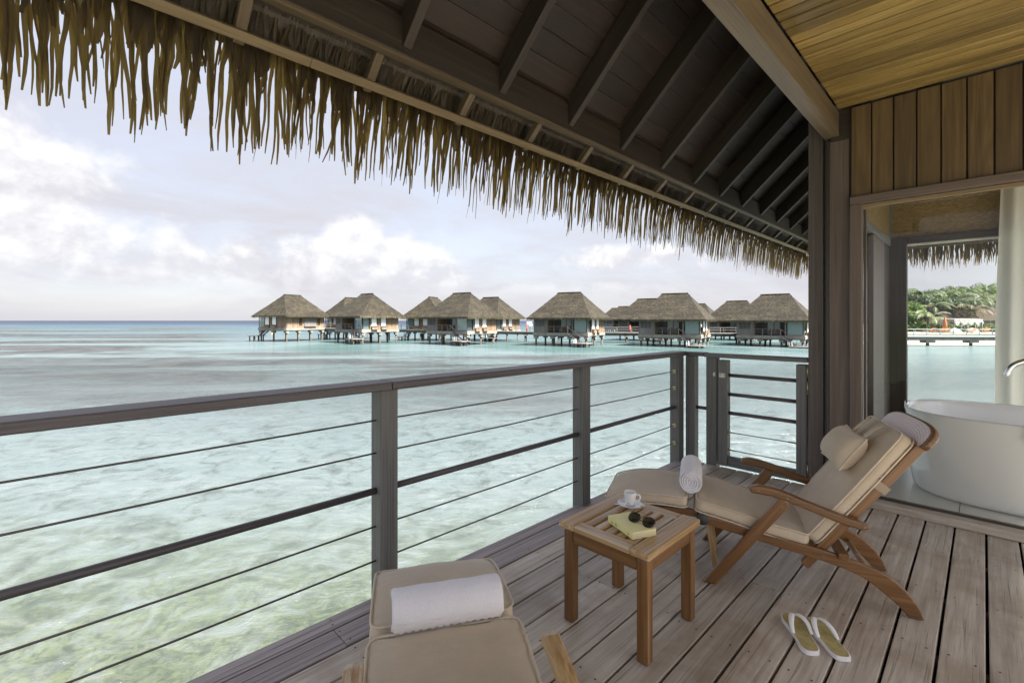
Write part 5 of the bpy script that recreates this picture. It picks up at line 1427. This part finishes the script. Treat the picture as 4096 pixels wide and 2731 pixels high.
    def palm(x, y, D, crown, lab, sc_=1.0, grp='palms on the island'):
        z = zat(S(x, y)[1], D); p = fr(at(x, D), D, -1.2); M = T(p); t = thing('palm_tree', lab, 'palm tree', M, grp)
        h = z+1.2; pts = [(0, 0, 0), (.12*h*.3, .05, h*.35), (.12*h*.5, .12, h*.7), (0, 0, h)]
        b = MB(); P = catmull(pts, 4); b.tube(P, [lerp(.24, .13, i/(len(P)-1)) for i in range(len(P))], 9); b.obj('trunk', MT['trunk'], t, M, True)
        obj('crown', crown, t, M @ T(0, 0, h) @ Matrix.Rotation(rr.uniform(0, 6), 4, 'Z') @ Matrix.Scale(sc_, 4))
    palm(510, 1000, 97, crowns[1], 'low coconut palm with pale fronds behind the terrace, left of the parasol')
    palm(960, 770, 103, crowns[0], 'large coconut palm rising over the left end of the tiled roof', 1.1)
    palm(1290, 870, 99, dry, 'half dry brownish palm in front of the tiled roof')
    palm(1330, 700, 106, crowns[2], 'green palm crown directly behind the half dry palm')
    palm(400, 560, 125, crowns[0], 'wind blown palm standing out against the sky at the left', 1.15)
    palm(1480, 640, 112, crowns[1], 'pale palm at the right beside the curtain', 1.0)
    palm(1530, 470, 128, crowns[2], 'tall palm tip above the wood beside the curtain', 1.0)
    palm(620, 830, 104, crowns[1], 'pale palm between the low palm and the large palm', .9)
    palm(160, 600, 128, crowns[2], 'palm crown at the left edge of the far window', .9)
    palm(930, 500, 132, crowns[0], 'palm crown on the skyline in the middle of the wood', .9)
    palm(230, 930, 100, crowns[0], 'low palm behind the hedge at the left of the window', .8)
    palm(1130, 560, 124, crowns[2], 'palm crown below the skyline, right of the middle', 1.0)
    palm(760, 600, 126, crowns[1], 'pale palm crown below the skyline, left of the middle', .9)
    def leafmass(rr, n, rx, ry, rz, leaf):
        vs = []; fs = []
        # clustered points near the surface of several lobes
        lobes = [(rr.uniform(-.55, .55)*rx, rr.uniform(-.5, .5)*ry, rr.uniform(-.25, .5)*rz, rr.uniform(.4, .62)) for _ in range(9)]
        for i in range(n):
            lx, ly, lz, k = rr.choice(lobes)
            d = Vector((rr.gauss(0, 1), rr.gauss(0, 1), rr.gauss(0, 1))).normalized(); f = rr.uniform(.72, 1.08)
            c0 = Vector((lx+d.x*rx*k*f, ly+d.y*ry*k*f, lz+d.z*rz*k*f))
            a = Vector((rr.gauss(0, 1), rr.gauss(0, 1), rr.gauss(0, .6))).normalized(); b_ = a.cross(d+Vector((.1, .2, .3))).normalized(); s = leaf*rr.uniform(.6, 1.4)
            b0 = len(vs); vs += [c0-a*s, c0+b_*s*.45, c0+a*s, c0-b_*s*.45]; fs.append((b0, b0+1, b0+2, b0+3))
        return vs, fs
    def tree(x, y, D, rx, rz, m, lab, name='broadleaf_tree', cat='tree', grp=None, n=1500, leaf=.34):
        z = zat(S(x, y)[1], D); p = fr(at(x, D), D, -1.2); M = T(p); t = thing(name, lab, cat, M, grp)
        vs, fs = leafmass(rr, n, rx, rx*.9, rz, leaf); cz = z+1.2-rz*.8
        obj('crown', mesh_from('crown', vs, fs, False, m), t, M @ T(0, 0, max(cz, rz*.6)))
        b = MB(); b.tube([(0, 0, 0), (.1, .1, cz*.5), (0, 0, cz)], [.28, .22, .12], 8); b.tube([(.05, 0, cz*.5), (rx*.4, .3, cz+.2)], [.14, .06], 6); b.tube([(.05, 0, cz*.45), (-rx*.4, -.2, cz+.3)], [.14, .06], 6); b.obj('trunk', MT['trunk'], t, M, True)
    wv = []; wf_ = []
    def mass(x, y, D, rx, rz, n, leaf):
        z = zat(S(x, y)[1], D); p = fr(at(x, D), D, max(z-rz*.8, -1.2+rz*.6)); vs, fs = leafmass(rr, n, rx, rx*.9, rz, leaf); b0 = len(wv)
        wv.extend([tuple(Vector(q)+p) for q in vs]); wf_.extend([tuple(k+b0 for k in f) for f in fs])
    for i in range(16):
        x = -700+i*180+rr.uniform(-30, 30); y = 560 if x < 350 else (505 if x < 700 else 465+rr.uniform(-20, 25))
        mass(x, y+rr.uniform(-10, 15), 142+rr.uniform(-5, 5), 5.2, 4.6, 3600, .30); mass(x+90, y+90, 138, 5.0, 4.6, 2200, .32)
    for i in range(13):
        x = -500+i*185+rr.uniform(-40, 40); mass(x, 640+rr.uniform(-30, 40), 120+rr.uniform(-4, 4), 4.4, 4.2, 2800, .28)
    tag(obj('wood', mesh_from('wood', wv, wf_, False, MT['darktree'])), kind='stuff')
    tree(230, 700, 101, 2.9, 3.4, MT['bush'], 'bright green leafy shrub tree at the left of the far window', n=2200, leaf=.26)
    tree(690, 655, 110, 2.6, 2.2, MT['bush'], 'bright green leafy tree above the middle palm', n=1600, leaf=.28)
    tree(120, 870, 98, 2.2, 3.0, MT['bush'], 'yellowish green bush beside the left edge of the far window', n=1500, leaf=.24)
    tree(-150, 700, 100, 3.2, 3.6, MT['bush'], 'leafy tree hidden by the corner posts of the bathroom', n=1200, leaf=.3)
    tree(-420, 720, 100, 3.6, 3.6, MT['darktree'], 'dark leafy tree seen through the narrow side window', n=1500, leaf=.3)
    tree(-600, 760, 96, 3.0, 3.4, MT['bush'], 'green leafy bush seen through the narrow side window', n=1300, leaf=.3)
    # hedge
    d = 96; p0 = fr(at(-700, d), d, -1.15); p1 = fr(at(2300, d), d, -1.15); L = (p1-p0).length; vs = []; fs = []
    for i in range(9000):
        s = rr.random(); h = rr.random()**.7*(1.75+.35*math.sin(s*60)+.3*math.sin(s*23)); c0 = p0.lerp(p1, s)+Vector((rr.uniform(-.5, .5), rr.uniform(-.5, .5), h))
        a = Vector((rr.gauss(0, 1), rr.gauss(0, 1), rr.gauss(0, .7))).normalized(); b_ = a.orthogonal().normalized(); q = .2*rr.uniform(.6, 1.4); b0 = len(vs)
        vs += [c0-a*q, c0+b_*q*.5, c0+a*q, c0-b_*q*.5]; fs.append((b0, b0+1, b0+2, b0+3))
    o = obj('hedge', mesh_from('hedge', vs, fs, False, MT['bush'])); tag(o, 'clipped green hedge running behind the island terrace', 'hedge')
build_island()
